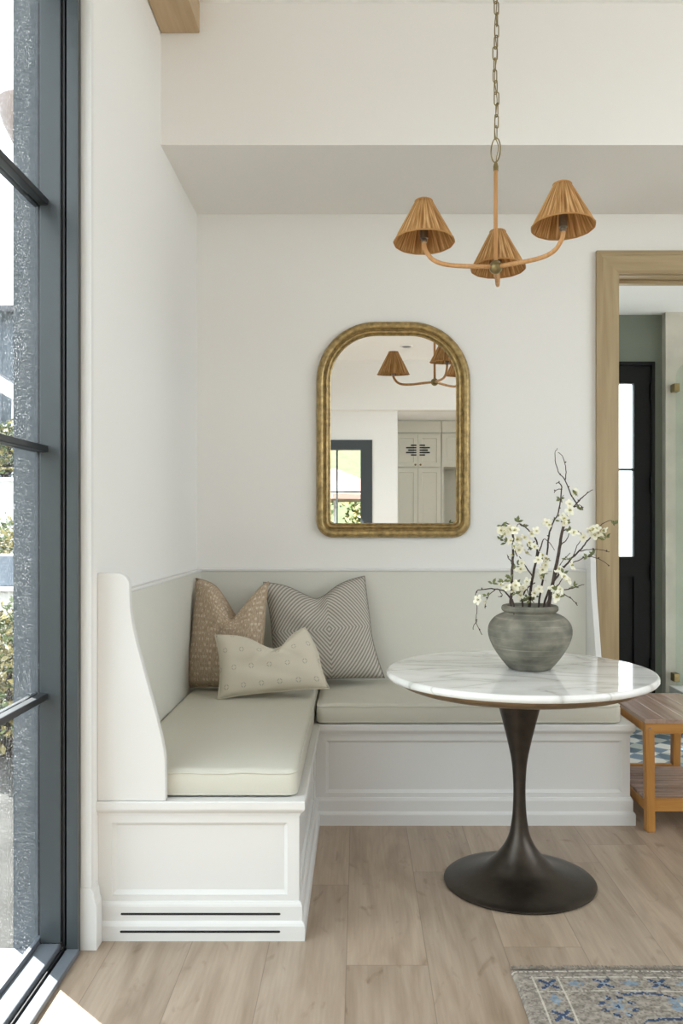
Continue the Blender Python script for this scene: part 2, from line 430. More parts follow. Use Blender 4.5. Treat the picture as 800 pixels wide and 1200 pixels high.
def lathe(bm, prof, c=(0, 0, 0), n=64, cap0=True, cap1=True):
    c = Vector(c); rings = []
    for r, z in prof:
        rings.append([bm.verts.new(c+Vector((r*math.cos(2*PI*j/n), r*math.sin(2*PI*j/n), z))) for j in range(n)])
    for A, B in zip(rings, rings[1:]):
        for j in range(n): bm.faces.new((A[j], A[(j+1) % n], B[(j+1) % n], B[j]))
    if cap0: bm.faces.new(rings[0][::-1])
    if cap1: bm.faces.new(rings[-1])
    return bm

def prism(bm, pts, f0, f1):
    """pts 2-D outline, f0/f1 map (u,v) to a point on each side"""
    A = [bm.verts.new(f0(u, v)) for u, v in pts]; B = [bm.verts.new(f1(u, v)) for u, v in pts]
    bm.faces.new(A[::-1]); bm.faces.new(B)
    k = len(pts)
    for i in range(k): bm.faces.new((A[i], A[(i+1) % k], B[(i+1) % k], B[i]))
    return bm

def smooth_curve(pts, n=8):
    pts = [Vector(p) for p in pts]; out = []
    P = [2*pts[0]-pts[1]] + pts + [2*pts[-1]-pts[-2]]
    for i in range(1, len(P)-2):
        for k in range(n):
            t = k/n
            out.append(.5*((2*P[i]) + (P[i+1]-P[i-1])*t + (2*P[i-1]-5*P[i]+4*P[i+1]-P[i+2])*t*t + (3*P[i]-P[i-1]-3*P[i+1]+P[i+2])*t**3))
    out.append(pts[-1]); return out

def recessed(bm, f, u0, u1, v0, v1, a0, a1, b0, b1, w=.012, d=.012):
    """a flat face with one recessed panel; f(u,v,depth) places it"""
    def ring(A, B):
        for i in range(4): bm.faces.new((A[i], A[(i+1) % 4], B[(i+1) % 4], B[i]))
    def R(x0, x1, y0, y1, dd): return [bm.verts.new(f(*p, dd)) for p in ((x0, y0), (x1, y0), (x1, y1), (x0, y1))]
    o = R(u0, u1, v0, v1, 0); h = R(a0, a1, b0, b1, 0); h2 = R(a0, a1, b0, b1, d*.35)
    k = R(a0+w, a1-w, b0+w, b1-w, d)
    ring(o, h); ring(h, h2); ring(h2, k); bm.faces.new(k)
    return bm

def sweep(bm, path, prof):
    """profile (out, z) carried along a plan polyline with mitred corners; out = right-hand side"""
    path = [Vector(p) for p in path]; rows = []
    for i, p in enumerate(path):
        d0 = (path[i]-path[i-1]).normalized() if i else None
        d1 = (path[i+1]-path[i]).normalized() if i < len(path)-1 else None
        n0 = Vector((d0.y, -d0.x)) if d0 else None; n1 = Vector((d1.y, -d1.x)) if d1 else None
        if n0 is None: m = n1
        elif n1 is None: m = n0
        else: m = (n0+n1)/(1+n0.dot(n1))
        rows.append([bm.verts.new((p.x+m.x*o, p.y+m.y*o, z)) for o, z in prof])
    for A, B in zip(rows, rows[1:]):
        for j in range(len(prof)-1): bm.faces.new((A[j], B[j], B[j+1], A[j+1]))
    for e in (rows[0], rows[-1]): bm.faces.new(e)
    return bm

# ------------------------------------------------------------------ camera
cam = bpy.data.cameras.new('camera'); co = bpy.data.objects.new('camera', cam); COL.objects.link(co)
co.location = (0, 0, 1.295); co.rotation_euler = (PI/2, 0, 0)
cam.sensor_width = 36; cam.lens = 30; cam.shift_x = -20/1200; cam.shift_y = 15/1200
cam.clip_start = .05; S.camera = co

XL, YB = -.815, 4.30          # inner faces of left wall and back wall
ZC, ZS = 3.445, 2.86          # ceiling, soffit
YN = 2.60                     # near end of the left wall (jamb of the glazed door)
XR, YF = 4.2, -2.70           # right wall, front wall (behind the photographer)

# ------------------------------------------------------------------ room shell
bm = BX(-.90, XR, -4.30, 4.46, -.08, 0); struct('floor', bm, M['floor'])
bm = BX(-1.06, XR+.1, YF-.1, YB+.15, ZC, ZC+.12); struct('ceiling', bm, M['ceiling'])
bm = bmesh.new()
box(bm, -1.05, XL, YN, YB+.15, 0, ZC)                     # solid part
box(bm, -1.05, XL, -2.30, YN, 3.08, ZC)                   # header over the glazing
box(bm, -1.05, XL, YF-.1, -2.30, 0, ZC)
struct('wall_left', bm, M['wall'])
OX0, OX1, OZ = 1.305, 2.40, 2.555
bm = bmesh.new()
box(bm, XL, OX0-.0152, YB, YB+.15, 0, ZC); box(bm, OX0-.0152, OX1+.0152, YB, YB+.15, OZ+.0152, ZC); box(bm, OX1+.0152, XR, YB, YB+.15, 0, ZC)
struct('wall_back', bm, M['wall'])
bm = BX(XL, XR, 3.517, YB, ZS, ZC); struct('ceiling_soffit', bm, M['wall'])
bm = bmesh.new()
box(bm, XR, XR+.1, YF-.1, YB+.15, 0, 1.6); box(bm, XR, XR+.1, YF-.1, YB+.15, 3.40, ZC); box(bm, XR, XR+.1, YF-.1, -2.0, 1.6, 3.40); box(bm, XR, XR+.1, 2.9, YB+.15, 1.6, 3.40)  # unseen high opening added to light the left wall and soffit
struct('wall_right', bm, M['wall'])
# wall behind the photographer, seen in the mirror: a glazed door at left, an alcove of cabinets at right
bm = bmesh.new()
FX0, FX1, FZ = -1.02, .18, 2.415
box(bm, XL, .515, YF-.12, YF, FZ, 2.80); box(bm, FX1, .515, YF-.12, YF, 0, FZ)
box(bm, XL, XR, YF-.12, YF+.10, 2.80, ZC)
box(bm, .40, .515, -4.30, YF-.12, 0, 2.80)
box(bm, 2.6, XR, YF-.12, YF, 0, 2.80)
box(bm, .40, 2.7, -4.40, -4.30, 0, 2.85); box(bm, 2.6, 2.7, -4.30, YF-.12, 0, 2.80)
struct('wall_front', bm, M['wall'])
struct('ceiling_alcove', BX(.40, 2.7, -4.40, YF-.12, 2.80, 2.88), M['ceiling'])
struct('ceiling_beam', BX(XL+.002, -.654, YF+.10, 3.515, 3.319, ZC, bev=.004), M['oaky'])
# baseboard end beside the glazed door
bm = bmesh.new()
prism(bm, [(-.846, 0), (-.797, 0), (-.797, .135), (-.803, .15), (-.806, .175), (-.815, .19), (-.846, .19)],
      lambda u, v: (u, YN-.004, v), lambda u, v: (u, 2.651, v))
struct('baseboard_left', bm, M['trim'])
struct('trim_1', BX(-.846, XL+.002, YN-.004, YN+.02, .19, ZC-.01, bev=.002), M['trim'])

# oak casing round the doorway to the next room
ca = thing('trim_2', None, None, (OX0, YB, 0), kind='structure')
cx0, cx1, cz = 1.194, 1.305, 2.668
obj('casing_upright', prism(bmesh.new(), [(cx0, 0), (cx1, 0), (cx1, OZ), (cx0, cz)], lambda u, v: (u, YB-.022, v), lambda u, v: (u, YB-.001, v)), M['oak'], ca)
obj('casing_edge', prism(bmesh.new(), [(cx0-.001, 0), (cx0+.022, 0), (cx0+.022, cz-.021), (cx0-.001, cz+.001)], lambda u, v: (u, YB-.027, v), lambda u, v: (u, YB-.002, v)), M['oak'], ca)
obj('casing_head', prism(bmesh.new(), [(cx0, cz), (cx1, OZ), (2.40, OZ), (2.51, cz)], lambda u, v: (u, YB-.022, v), lambda u, v: (u, YB-.001, v)), M['oakx'], ca)
obj('casing_edge', prism(bmesh.new(), [(cx0-.001, cz+.001), (cx0+.022, cz-.021), (2.51, cz-.021), (2.51, cz+.001)], lambda u, v: (u, YB-.027, v), lambda u, v: (u, YB-.002, v)), M['oakx'], ca)
obj('casing_upright', prism(bmesh.new(), [(2.40, 0), (2.51, 0), (2.51, cz), (2.40, OZ)], lambda u, v: (u, YB-.022, v), lambda u, v: (u, YB-.001, v)), M['oak'], ca)
obj('jamb', BX(OX0-.015, OX0, YB-.002, YB+.17, 0, OZ), M['oak'], ca)
obj('jamb', BX(OX1, OX1+.015, YB-.002, YB+.17, 0, OZ), M['oak'], ca)
obj('jamb_head', BX(OX0, OX1, YB-.002, YB+.17, OZ-.004, OZ+.015), M['oakx'], ca)
obj('door_stop', BX(OX0, OX1, YB+.08, YB+.12, OZ-.022, OZ-.004, bev=.002), M['oakx'], ca)

# ------------------------------------------------------------------ big glazed door, left
w = thing('window_1', None, None, (-.9, YN, 0), kind='structure')
Y0 = -2.30
bm = bmesh.new()
box(bm, -.879, -.846, YN-.03, YN, .0, 3.08); box(bm, -.879, -.846, Y0, Y0+.03, 0, 3.08); box(bm, -.879, -.846, Y0+.03, YN-.03, 3.05, 3.08)
obj('window_frame', bm, M['frame'], w)
bm = bmesh.new()
box(bm, -.897, -.879, YN-.006, YN, .0, 3.08); box(bm, -.889, -.885, YN-.03, YN-.006, .02, 3.06)
box(bm, -.897, -.893, YN-.022, YN-.006, .02, 3.06)
obj('weather_strip', bm, M['gasket'], w)
bm = bmesh.new()
for a, b_ in ((YN-.03, YN), (Y0, Y0+.03), (.12, .20)): box(bm, -.96, -.897, a, b_, .034, 3.08, bev=.002)
box(bm, -.96, -.897, Y0+.03, YN-.03, 3.02, 3.08)
obj('stile', bm, M['frame'], w)
obj('window_sill', BX(-.879, -.84, Y0, YN-.03, 0, .018, bev=.003), M['alu'], w)
bm = bmesh.new(); box(bm, -.897, -.879, Y0, YN-.03, 0, .006); box(bm, -.890, -.886, Y0, YN-.03, .006, .02); 
obj('sill_track', bm, M['gasket'], w)
obj('bottom_rail', BX(-.96, -.897, Y0, YN-.03, 0, .034, bev=.003), M['alu'], w)
obj('glazing_bead', BX(-.972, -.960, YN-.012, YN, .034, 3.08), M['gasket'], w)
obj('glazing_bead', BX(-.972, -.960, Y0, YN-.012, .0, .05), M['alu'], w)
for z in (.778, 1.524, 2.268):
    bm = bmesh.new(); box(bm, -.962, -.935, Y0+.03, YN-.028, z-.010, z+.010, bev=.003); box(bm, -.985, -.968, Y0+.03, YN-.006, z-.009, z+.009, bev=.003)
    obj('muntin', bm, M['muntin'], w)
for y in (1.78, .98, -.65, -1.48):
    obj('muntin', BX(-.962, -.935, y-.010, y+.010, .034, 3.03, bev=.003), M['frame'], w)
obj('pane', BX(-.967, -.963, Y0+.02, YN-.004, .04, 3.05), M['glass'], w)
bm = BX(-1.05, -.972, YN-.004, YN+.0, -.05, 3.08); box(bm, -.996, -.972, YN-.012, YN-.004, 0, 3.08)
obj('outer_jamb', bm, M['ext'], w)
obj('outer_sill', BX(-1.09, -.972, Y0, YN-.012, -.05, .01), M['alu'], w)

# glazed garden door behind the photographer (seen in the mirror)
d = thing('door_2', None, None, (-.4, YF, 0), kind='structure')
bm = bmesh.new()
box(bm, XL, FX1, YF-.10, YF+.012, FZ-.13, FZ); box(bm, FX1-.154, FX1, YF-.10, YF+.012, 0, FZ-.13); box(bm, XL, XL+.12, YF-.10, YF+.012, 0, FZ-.13)
box(bm, XL+.12, FX1-.154, YF-.10, YF+.012, 0, .2)
obj('door_frame', bm, M['frame'], d)
for x in (-.285,): obj('muntin', BX(x-.011, x+.011, YF-.06, YF-.02, .2, FZ-.13), M['frame'], d)
for z in (.70, 1.215, 1.73): obj('muntin', BX(XL+.12, FX1-.154, YF-.06, YF-.02, z-.010, z+.010), M['frame'], d)
obj('pane', BX(XL+.12, FX1-.154, YF-.044, YF-.040, .2, FZ-.13), M['clear'], d)

# ------------------------------------------------------------------ next room
NB, NZ = 5.63, 2.68
struct('floor_tiled', BX(.6, 3.6, 4.46, NB, -.08, 0.0), M['cement'])
struct('ceiling_next_room', BX(.6, 3.6, YB+.15, NB+.1, NZ, NZ+.1), M['ceiling'])
bm = bmesh.new()
dx0, dx1, dz = .95, 1.952, 2.37
box(bm, .6, dx0, NB, NB+.12, 0, NZ); box(bm, dx1, 2.02, NB, NB+.12, 0, NZ); box(bm, dx0, dx1, NB, NB+.12, dz, NZ)
box(bm, .5, .6, YB+.15, NB+.12, 0, NZ)
struct('wall_next_room', bm, M['greenwall'])
bm = bmesh.new(); box(bm, 2.0, 3.6, 5.56, NB+.1, 0, NZ); box(bm, 3.6, 3.7, YB+.15, NB+.1, 0, .25); box(bm, 3.6, 3.7, YB+.15, NB+.1, 2.6, NZ); box(bm, 3.6, 3.7, 5.54, NB+.1, .25, 2.6)  # unseen side opening added to brighten this room's ceiling and tile
struct('wall_shower', bm, M['tile'])
struct('trim_3', BX(2.02, 3.0, 5.16, 5.558, 0, .25, bev=.006), M['trim'])
d1 = thing('door_1', None, None, (1.45, NB, 0), kind='structure')
bm = bmesh.new(); box(bm, dx1-.022, dx1, NB-.012, NB+.1, 0, dz); box(bm, dx0, dx0+.022, NB-.012, NB+.1, 0, dz); box(bm, dx0+.022, dx1-.022, NB-.012, NB+.1, dz-.022, dz)
obj('door_frame', bm, M['black'], d1)
gx0, gx1, gz0, gz1 = 1.09, 1.818, 1.085, 2.228
lx0, lx1, lz = dx0+.024, dx1-.024, dz-.024
bm = bmesh.new()
for a in ((lx0, gx0, .01, lz), (gx1, lx1, .01, lz), (gx0, gx1, gz1, lz), (gx0, gx1, .95, gz0), (gx0, gx1, .01, .22)):
    box(bm, a[0], a[1], NB+.005, NB+.05, a[2], a[3])
box(bm, gx0, gx1, NB+.022, NB+.05, .22, .95)
obj('door_leaf', bm, M['black'], d1)
obj('muntin', BX(gx0, gx1, NB+.012, NB+.03, 1.652, 1.668), M['frame'], d1)
obj('pane', BX(gx0, gx1, NB+.020, NB+.024, gz0, gz1), M['clear'], d1)
for z in (2.17, 1.56, .98, .36): obj('hinge', BX(dx1-.032, dx1-.014, NB-.020, NB+.004, z-.055, z+.055, bev=.003), M['black'], d1)
sg = thing('glass_shower_door', 'clear glass shower door with brass hinges before the stone tile wall', 'shower door', (2.07, 5.50, .25))
pts = [(2.045, .262), (2.75, .262), (2.75, 2.345)]
for k in range(9):
    a = PI/2+k*PI/16; pts.append((2.145+.10*math.cos(a), 2.245+.10*math.sin(a)))
obj('glass_panel', prism(bmesh.new(), pts, lambda u, v: (u, 5.496, v), lambda u, v: (u, 5.504, v)), M['showerglass'], sg)
for z in (2.18, .31): obj('hinge', BX(2.030, 2.066, 5.488, 5.556, z-.026, z+.026, bev=.003), M['brass'], sg)

# ------------------------------------------------------------------ banquette
bq = thing('banquette_bench', 'built-in white L-shaped corner bench with panelled base and curved end wings', 'bench', (-.19, 3.69, 0))
ZB = .43
bx, byf, bxs, byb, bxe = XL+.0004, 2.672, -.186, 3.69, 1.173
bm = bmesh.new()
recessed(bm, lambda u, v, dd: (u, byf+dd, v), bx, bxs, 0, ZB, -.771, -.222, .136, .362)
recessed(bm, lambda u, v, dd: (bxs-dd, u, v), byf, byb, 0, ZB, byf+.045, byb-.10, .136, .362)
q = [(bx, byf), (bxs, byf), (bxs, YB-.003), (bx, YB-.003)]
f = [bm.verts.new((x, y, ZB)) for x, y in q]; bm.faces.new(f)
obj('seat_base', bm, M['trim'], bq)
bm = bmesh.new()
recessed(bm, lambda u, v, dd: (u, byb+dd, v), bxs, bxe, 0, ZB, -.142, bxe-.035, .136, .362)
f = [bm.verts.new(p) for p in ((bxe, byb, 0), (bxe, YB-.003, 0), (bxe, YB-.003, ZB), (bxe, byb, ZB))]; bm.faces.new(f)
f = [bm.verts.new(p) for p in ((bxs, byb, ZB), (bxe, byb, ZB), (bxe, YB-.003, ZB), (bxs, YB-.003, ZB))]; bm.faces.new(f)
obj('seat_base', bm, M['trim'], bq)
path = [(bx, byf), (bxs, byf), (bxs, byb), (bxe, byb), (bxe, YB-.024)]
obj('cap_moulding', sweep(bmesh.new(), path, [(-.002, .384), (.004, .386), (.005, .393), (.012, .400), (.017, .405), (.019, .410), (.019, .430), (.016, .4335), (-.03, .4335)]), M['trim'], bq)
obj('plinth_moulding', sweep(bmesh.new(), path, [(-.002, .118), (.004, .117), (.008, .110), (.010, .103), (.010, .060), (.016, .053), (.019, .046), (.019, 0), (-.002, 0)]), M['trim'], bq)
def slot(z, y):
    pts = []
    for k in range(9): pts.append((-.247+.0035*math.cos(-PI/2+k*PI/8), z+.0035*math.sin(-PI/2+k*PI/8)))
    for k in range(9): pts.append((-.738+.0035*math.cos(PI/2+k*PI/8), z+.0035*math.sin(PI/2+k*PI/8)))
    return prism(bmesh.new(), pts, lambda u, v: (u, y-.0008, v), lambda u, v: (u, y+.004, v))
obj('vent_slot', slot(.081, byf-.010), M['gasket'], bq, label='thin dark heating vent slot')  # strips sit proud; their black paints in the shade of a recess
obj('vent_slot', slot(.030, byf-.019), M['gasket'], bq, label='thin dark heating vent slot')
# wing: offset from the wall (o) against height
wing = [(.0, ZB+.0036), (.213, ZB+.0036), (.213, .505), (.209, .585), (.190, .675), (.166, .765), (.142, .853), (.118, .945), (.104, 1.020), (.101, 1.075)]
ws = [(p.x, p.y) for p in smooth_curve([(a, b_, 0) for a, b_ in wing[1:]], 6)]
for k in range(1, 9):
    a = k*PI/16; ws.append((.061+.040*math.cos(a), 1.105+.040*math.sin(a)))
ws = [(0.0, wing[0][1])] + ws + [(0, 1.145)]
o = obj('wing_panel', prism(bmesh.new(), ws, lambda u, v: (bx+u, 2.660, v), lambda u, v: (bx+u, 2.690, v)), M['trim'], bq)
md = o.modifiers.new('bevel', 'BEVEL'); md.width = .003; md.segments = 2; md.limit_method = 'ANGLE'; md.angle_limit = .6
o = obj('wing_panel', prism(bmesh.new(), ws, lambda u, v: (1.140, YB-.003-u, v), lambda u, v: (1.168, YB-.003-u, v)), M['trim'], bq)
md = o.modifiers.new('bevel', 'BEVEL'); md.width = .003; md.segments = 2; md.limit_method = 'ANGLE'; md.angle_limit = .6
obj('back_panel', BX(bx, XL+.026, 2.691, YB-.003, ZB+.002, 1.062), M['panel'], bq, label='greige wainscot along the left wall')
obj('back_panel', BX(XL+.026, 1.139, YB-.026, YB-.003, ZB+.002, 1.062), M['panel'], bq, label='greige wainscot along the back wall')
obj('back_cap', BX(bx, XL+.032, 2.691, YB-.003, 1.062, 1.074, bev=.003), M['trim'], bq)
obj('back_cap', BX(XL+.032, 1.139, YB-.032, YB-.003, 1.062, 1.074, bev=.003), M['trim'], bq)

# seat cushions
def cushion(label, x0, x1, y0, y1, edges):
    z0, z1 = ZB+.0045, .532
    loc = ((x0+x1)/2, (y0+y1)/2, z0)
    t = thing('seat_cushion', label, 'cushion', loc, 'seat cushions on the banquette')
    bm = bmesh.new(); nx = max(8, int((x1-x0)/.035)); ny = max(8, int((y1-y0)/.035))
    r = .022
    def prof(s, lo, hi):            # distance to nearest side
        return min(s-lo, hi-s)
    ids = {}
    xs = [x0, x0+.006, x0+.013, x0+.022] + [x0+.03+(x1-x0-.06)*k/nx for k in range(nx+1)] + [x1-.022, x1-.013, x1-.006, x1]
    ys = [y0, y0+.006, y0+.013, y0+.022] + [y0+.03+(y1-y0-.06)*k/ny for k in range(ny+1)] + [y1-.022, y1-.013, y1-.006, y1]
    for side in (1, -1):
        g = {}
        for i, x in enumerate(xs):
            for j, y in enumerate(ys):
                e = min(prof(x, x0, x1), prof(y, y0, y1))
                dd = max(0, r-e)/r
                drop = r*(1-math.sqrt(max(0, 1-dd*dd)))
                u = (x-x0)/(x1-x0); v = (y-y0)/(y1-y0)
                crown = .012*(16*u*(1-u)*v*(1-v))**.6
                wob = .002*math.sin(x*31+y*7)*math.sin(y*27+x*5)
                z = z1-.012-drop+crown+wob if side > 0 else z0+drop*.6
                # rounded corners in plan
                X, Y = x, y
                cxr = .03
                ex, ey = prof(x, x0, x1), prof(y, y0, y1)
                if ex < cxr and ey < cxr:
                    px, py = cxr-ex, cxr-ey; m = max(px, py); h = math.hypot(px, py)
                    k = m/h if h else 1
                    sx = 1 if x > (x0+x1)/2 else -1; sy = 1 if y > (y0+y1)/2 else -1
                    X = (x1-cxr if sx > 0 else x0+cxr)+sx*px*k; Y = (y1-cxr if sy > 0 else y0+cxr)+sy*py*k
                g[i, j] = bm.verts.new((X, Y, z))
        for i in range(len(xs)-1):
            for j in range(len(ys)-1):
                bm.faces.new((g[i, j], g[i+1, j], g[i+1, j+1], g[i, j+1]))
        ids[side] = g
    ring = [(i, 0) for i in range(len(xs))] + [(len(xs)-1, j) for j in range(1, len(ys))] + [(i, len(ys)-1) for i in range(len(xs)-2, -1, -1)] + [(0, j) for j in range(len(ys)-2, 0, -1)]
    for k in range(len(ring)):
        a, b_ = ring[k], ring[(k+1) % len(ring)]
        bm.faces.new((ids[1][a], ids[1][b_], ids[-1][b_], ids[-1][a]))
    loops = {s: [ids[s][k].co.copy() for k in ring] for s in (1, -1)}
    c = obj('cushion_body', bm, M['fabric'], t, smooth=True)
    for s in (1, -1):
        pts = [p+Vector((0, 0, .012*s*(1 if s > 0 else .3))) for p in loops[s]]
        ctr = Vector(((x0+x1)/2, (y0+y1)/2, 0))
        pts = [Vector((p.x+(.003 if p.x < ctr.x else -.003)*(1 if prof(p.x, x0, x1) < .04 else 0), p.y+(.003 if p.y < ctr.y else -.003)*(1 if prof(p.y, y0, y1) < .04 else 0), p.z)) for p in pts]
        obj('piping', tube(bmesh.new(), pts, .0034, 6, closed=True), M['fabric'], t, smooth=True)
    return t
cushion('sage grey seat cushion on the left arm of the bench, its end facing the camera', -.786, -.192, 2.694, 4.266, 0)
cushion('long sage grey seat cushion along the back wall, partly behind the table', -.182, 1.136, 3.680, 4.266, 0)

# ------------------------------------------------------------------ pillows
def pillow(label, m, wd, ht, th, centre, yaw, tilt, roll, notch, chop_x, skew=0, pull=(0, 0, 0, 0), grp='throw pillows in the bench corner'):
    n = 36
    bm = bmesh.new(); uvl = bm.loops.layers.uv.new('UVMap')
    R = Matrix.Rotation(yaw, 3, 'Z') @ Matrix.Rotation(tilt, 3, 'X') @ Matrix.Rotation(roll, 3, 'Y')
    lowest = 1e9; P = {}
    for side in (1, -1):
        for i in range(n+1):
            for j in range(n+1):
                u = 2*i/n-1; v = 2*j/n-1
                # sides bow in between pinched corners
                x = u*wd/2*(1-.075*(1-v*v)*abs(u)**3); z = v*ht/2*(1-.06*(1-u*u)*abs(v)**3)
                t = th/2*((1-u**4)**.55)*((1-v**4)**.55)
                t *= (1-.28*(abs(u*v))**1.5)
                # the chopped top: a V pressed into the upper edge
                g = math.exp(-abs((u-chop_x)/.42)**1.6)
                up = max(0, (v+.35)/1.35)
                z -= notch*g*up**1.8
                y = -t*side
                y += side*.0
                y += -.018*g*up*side*math.sin(up*PI)
                # corners drawn in or out: top-left, top-right, bottom-left, bottom-right
                ql, qr = max(0, -u)**1.5, max(0, u)**1.5; vt, vb_ = max(0, v)**1.5, max(0, -v)**1.5
                x += pull[0]*ql*vt - pull[1]*qr*vt + pull[2]*ql*vb_ - pull[3]*qr*vb_
                # small creases
                y += .004*math.sin(9*u+5*v+chop_x*7)*math.sin(6*v-3*u)*(1-u*u)*(1-v*v)*side
                if side > 0:
                    y += .022*math.exp(-((u-chop_x)-.55*(v-.6))**2/.006)*max(0, (v+.25))*(1-u*u)
                    y += .014*math.exp(-((u-chop_x)+.75*(v-.6))**2/.008)*max(0, (v+.15))*(1-u*u)
                    y -= .016*math.exp(-((u-chop_x+.28)**2+(v-.25)**2)/.05)
                x += skew*v
                P[side, i, j] = R @ Vector((x, y, z))
                lowest = min(lowest, P[side, i, j].z)
    c = Vector((centre[0], centre[1], .533-lowest))
    centre = c
    V = {}
    for key, p in P.items():
        s, i, j = key
        if s < 0 and (i in (0, n) or j in (0, n)): V[key] = V[1, i, j]; continue
        V[key] = bm.verts.new(p+c)
    for s in (1, -1):
        for i in range(n):
            for j in range(n):
                ks = [(i, j), (i+1, j), (i+1, j+1), (i, j+1)]
                if s < 0: ks = ks[::-1]
                f = bm.faces.new([V[s, a, b_] for a, b_ in ks])
                for lp, (a, b_) in zip(f.loops, ks): lp[uvl].uv = (a/n, b_/n)
    edge = [V[1, i, 0].co.copy() for i in range(n+1)] + [V[1, n, j].co.copy() for j in range(1, n+1)] + [V[1, i, n].co.copy() for i in range(n-1, -1, -1)] + [V[1, 0, j].co.copy() for j in range(n-1, 0, -1)]
    t = thing('throw_pillow', label, 'pillow', (centre[0], centre[1], centre[2]+lowest), grp)
    obj('pillow_cover', bm, m, t, smooth=True)
    obj('seam', tube(bmesh.new(), edge, .0028, 6, closed=True), m, t, smooth=True)
    return t
R_ = math.radians
pillow('tan slub-woven pillow with pale dashes, farthest left in the bench corner', M['tan'], .385, .52, .15, (-.612, 3.99, 0), R_(-16), R_(-13), R_(0), .18, .20, pull=(.0, .01, .0, -.02))
pillow('grey pillow woven with concentric diamonds, leaning on the back wall', M['diamond'], .515, .50, .15, (-.178, 4.115, 0), R_(6), R_(-12), R_(-3), .085, -.06, pull=(-.01, .03, .03, -.03))
pillow('small cream lumbar pillow with sparse stitched diamonds, in front of the other two', M['cream'], .475, .285, .12, (-.395, 3.80, 0), R_(2), R_(-20), R_(-5), .085, .12, pull=(.0, .07, .0, -.015))

# ------------------------------------------------------------------ mirror
mr = thing('wall_mirror', 'arched mirror in an antique gold frame hung on the white wall', 'mirror', (.174, YB, 1.231))
mx0, mx1, mz0, mz1 = -.2125, .561, 1.231, 2.315
def rr(dd, n=14):
    rt, rb = max(.30-dd, .006), max(.085-dd, .022)
    out = []
    for cx, cz, r, a0 in ((mx1-dd-rb, mz0+dd+rb, rb, -PI/2), (mx1-dd-rt, mz1-dd-rt, rt, 0), (mx0+dd+rt, mz1-dd-rt, rt, PI/2), (mx0+dd+rb, mz0+dd+rb, rb, PI)):
        for k in range(n+1):
            a = a0+k*PI/2/n; out.append((cx+r*math.cos(a), cz+r*math.sin(a)))
    return out
prof = [(0, .002), (0, .014), (.003, .024), (.010, .034), (.020, .039), (.030, .037), (.038, .030), (.041, .024), (.0435, .024), (.046, .029), (.052, .033), (.058, .031), (.062, .024), (.064, .021), (.067, .023), (.071, .021), (.074, .012)]
bm = bmesh.new(); rows = []
for dd, h in prof: rows.append([bm.verts.new((x, YB-h, z)) for x, z in rr(dd)])
for A, B in zip(rows, rows[1:]):
    for j in range(len(A)): bm.faces.new((A[j], A[(j+1) % len(A)], B[(j+1) % len(A)], B[j]))
obj('mirror_frame', bm, M['gold'], mr, auto=40)
bm = bmesh.new(); pts = rr(.072)
prism(bm, pts, lambda u, v: (u, YB-.016, v), lambda u, v: (u, YB-.004, v))
obj('mirror_glass', bm, M['mirror'], mr)

# ------------------------------------------------------------------ round table
TX, TY, TZ, TR = .584, 3.10, .769, .484
tb = thing('pedestal_table', 'round white marble table on a dark bronze tulip pedestal', 'table', (TX, TY, 0))
c = (TX, TY, 0)
th = .026
obj('marble_top', lathe(bmesh.new(), [(TR-.02, TZ-th), (TR-.006, TZ-th+.002), (TR-.001, TZ-th+.008), (TR, TZ-.012), (TR-.002, TZ-.005), (TR-.006, TZ-.001), (TR-.010, TZ)], c, 128), M['marble'], tb, auto=40)
obj('apron_ring', lathe(bmesh.new(), [(.07, TZ-th-.034), (.26, TZ-th-.034), (.405, TZ-th-.032), (.432, TZ-th-.022), (.448, TZ-th-.008), (.450, TZ-th)], c, 96), M['apron'], tb, auto=40)
zt = TZ-th-.034
pf = [(.272, 0), (.272, .005), (.268, .009), (.245, .015), (.205, .024), (.165, .037), (.128, .054), (.1, .078), (.080, .098), (.063, .120), (.047, .148), (.0355, .180), (.0265, .234), (.0228, .290), (.0224, .353), (.0278, .432), (.041, .500), (.0577, .569), (.0724, .625), (.088, .675), (.098, zt)]
pf = [(p.x, p.y) for p in smooth_curve([(a, b_, 0) for a, b_ in pf[3:]], 4)]
obj('pedestal', lathe(bmesh.new(), [(.262, 0), (.272, .002), (.273, .006), (.268, .010)] + pf, c, 96), M['bronze'], tb, auto=50)

# vase
VX, VY = .626, 3.12
vp = [(.060, 0), (.074, .002), (.083, .010), (.108, .040), (.133, .078), (.148, .112), (.152, .140), (.147, .164), (.130, .186), (.108, .199), (.095, .204), (.093, .207), (.098, .211), (.1025, .217), (.1025, .225), (.099, .231), (.092, .233), (.085, .230), (.083, .222), (.085, .205), (.12, .17), (.13, .12)]
vb = [(p.x, p.y) for p in smooth_curve([(a, b_, 0) for a, b_ in vp], 3)]
v = obj('stone_vase', lathe(bmesh.new(), vb, (VX, VY, TZ), 72, cap1=False), M['vase'], smooth=True)
origin_to(v, (VX, VY, TZ)); tag(v, 'squat grey stoneware vase with a rolled rim on the marble table', 'vase')

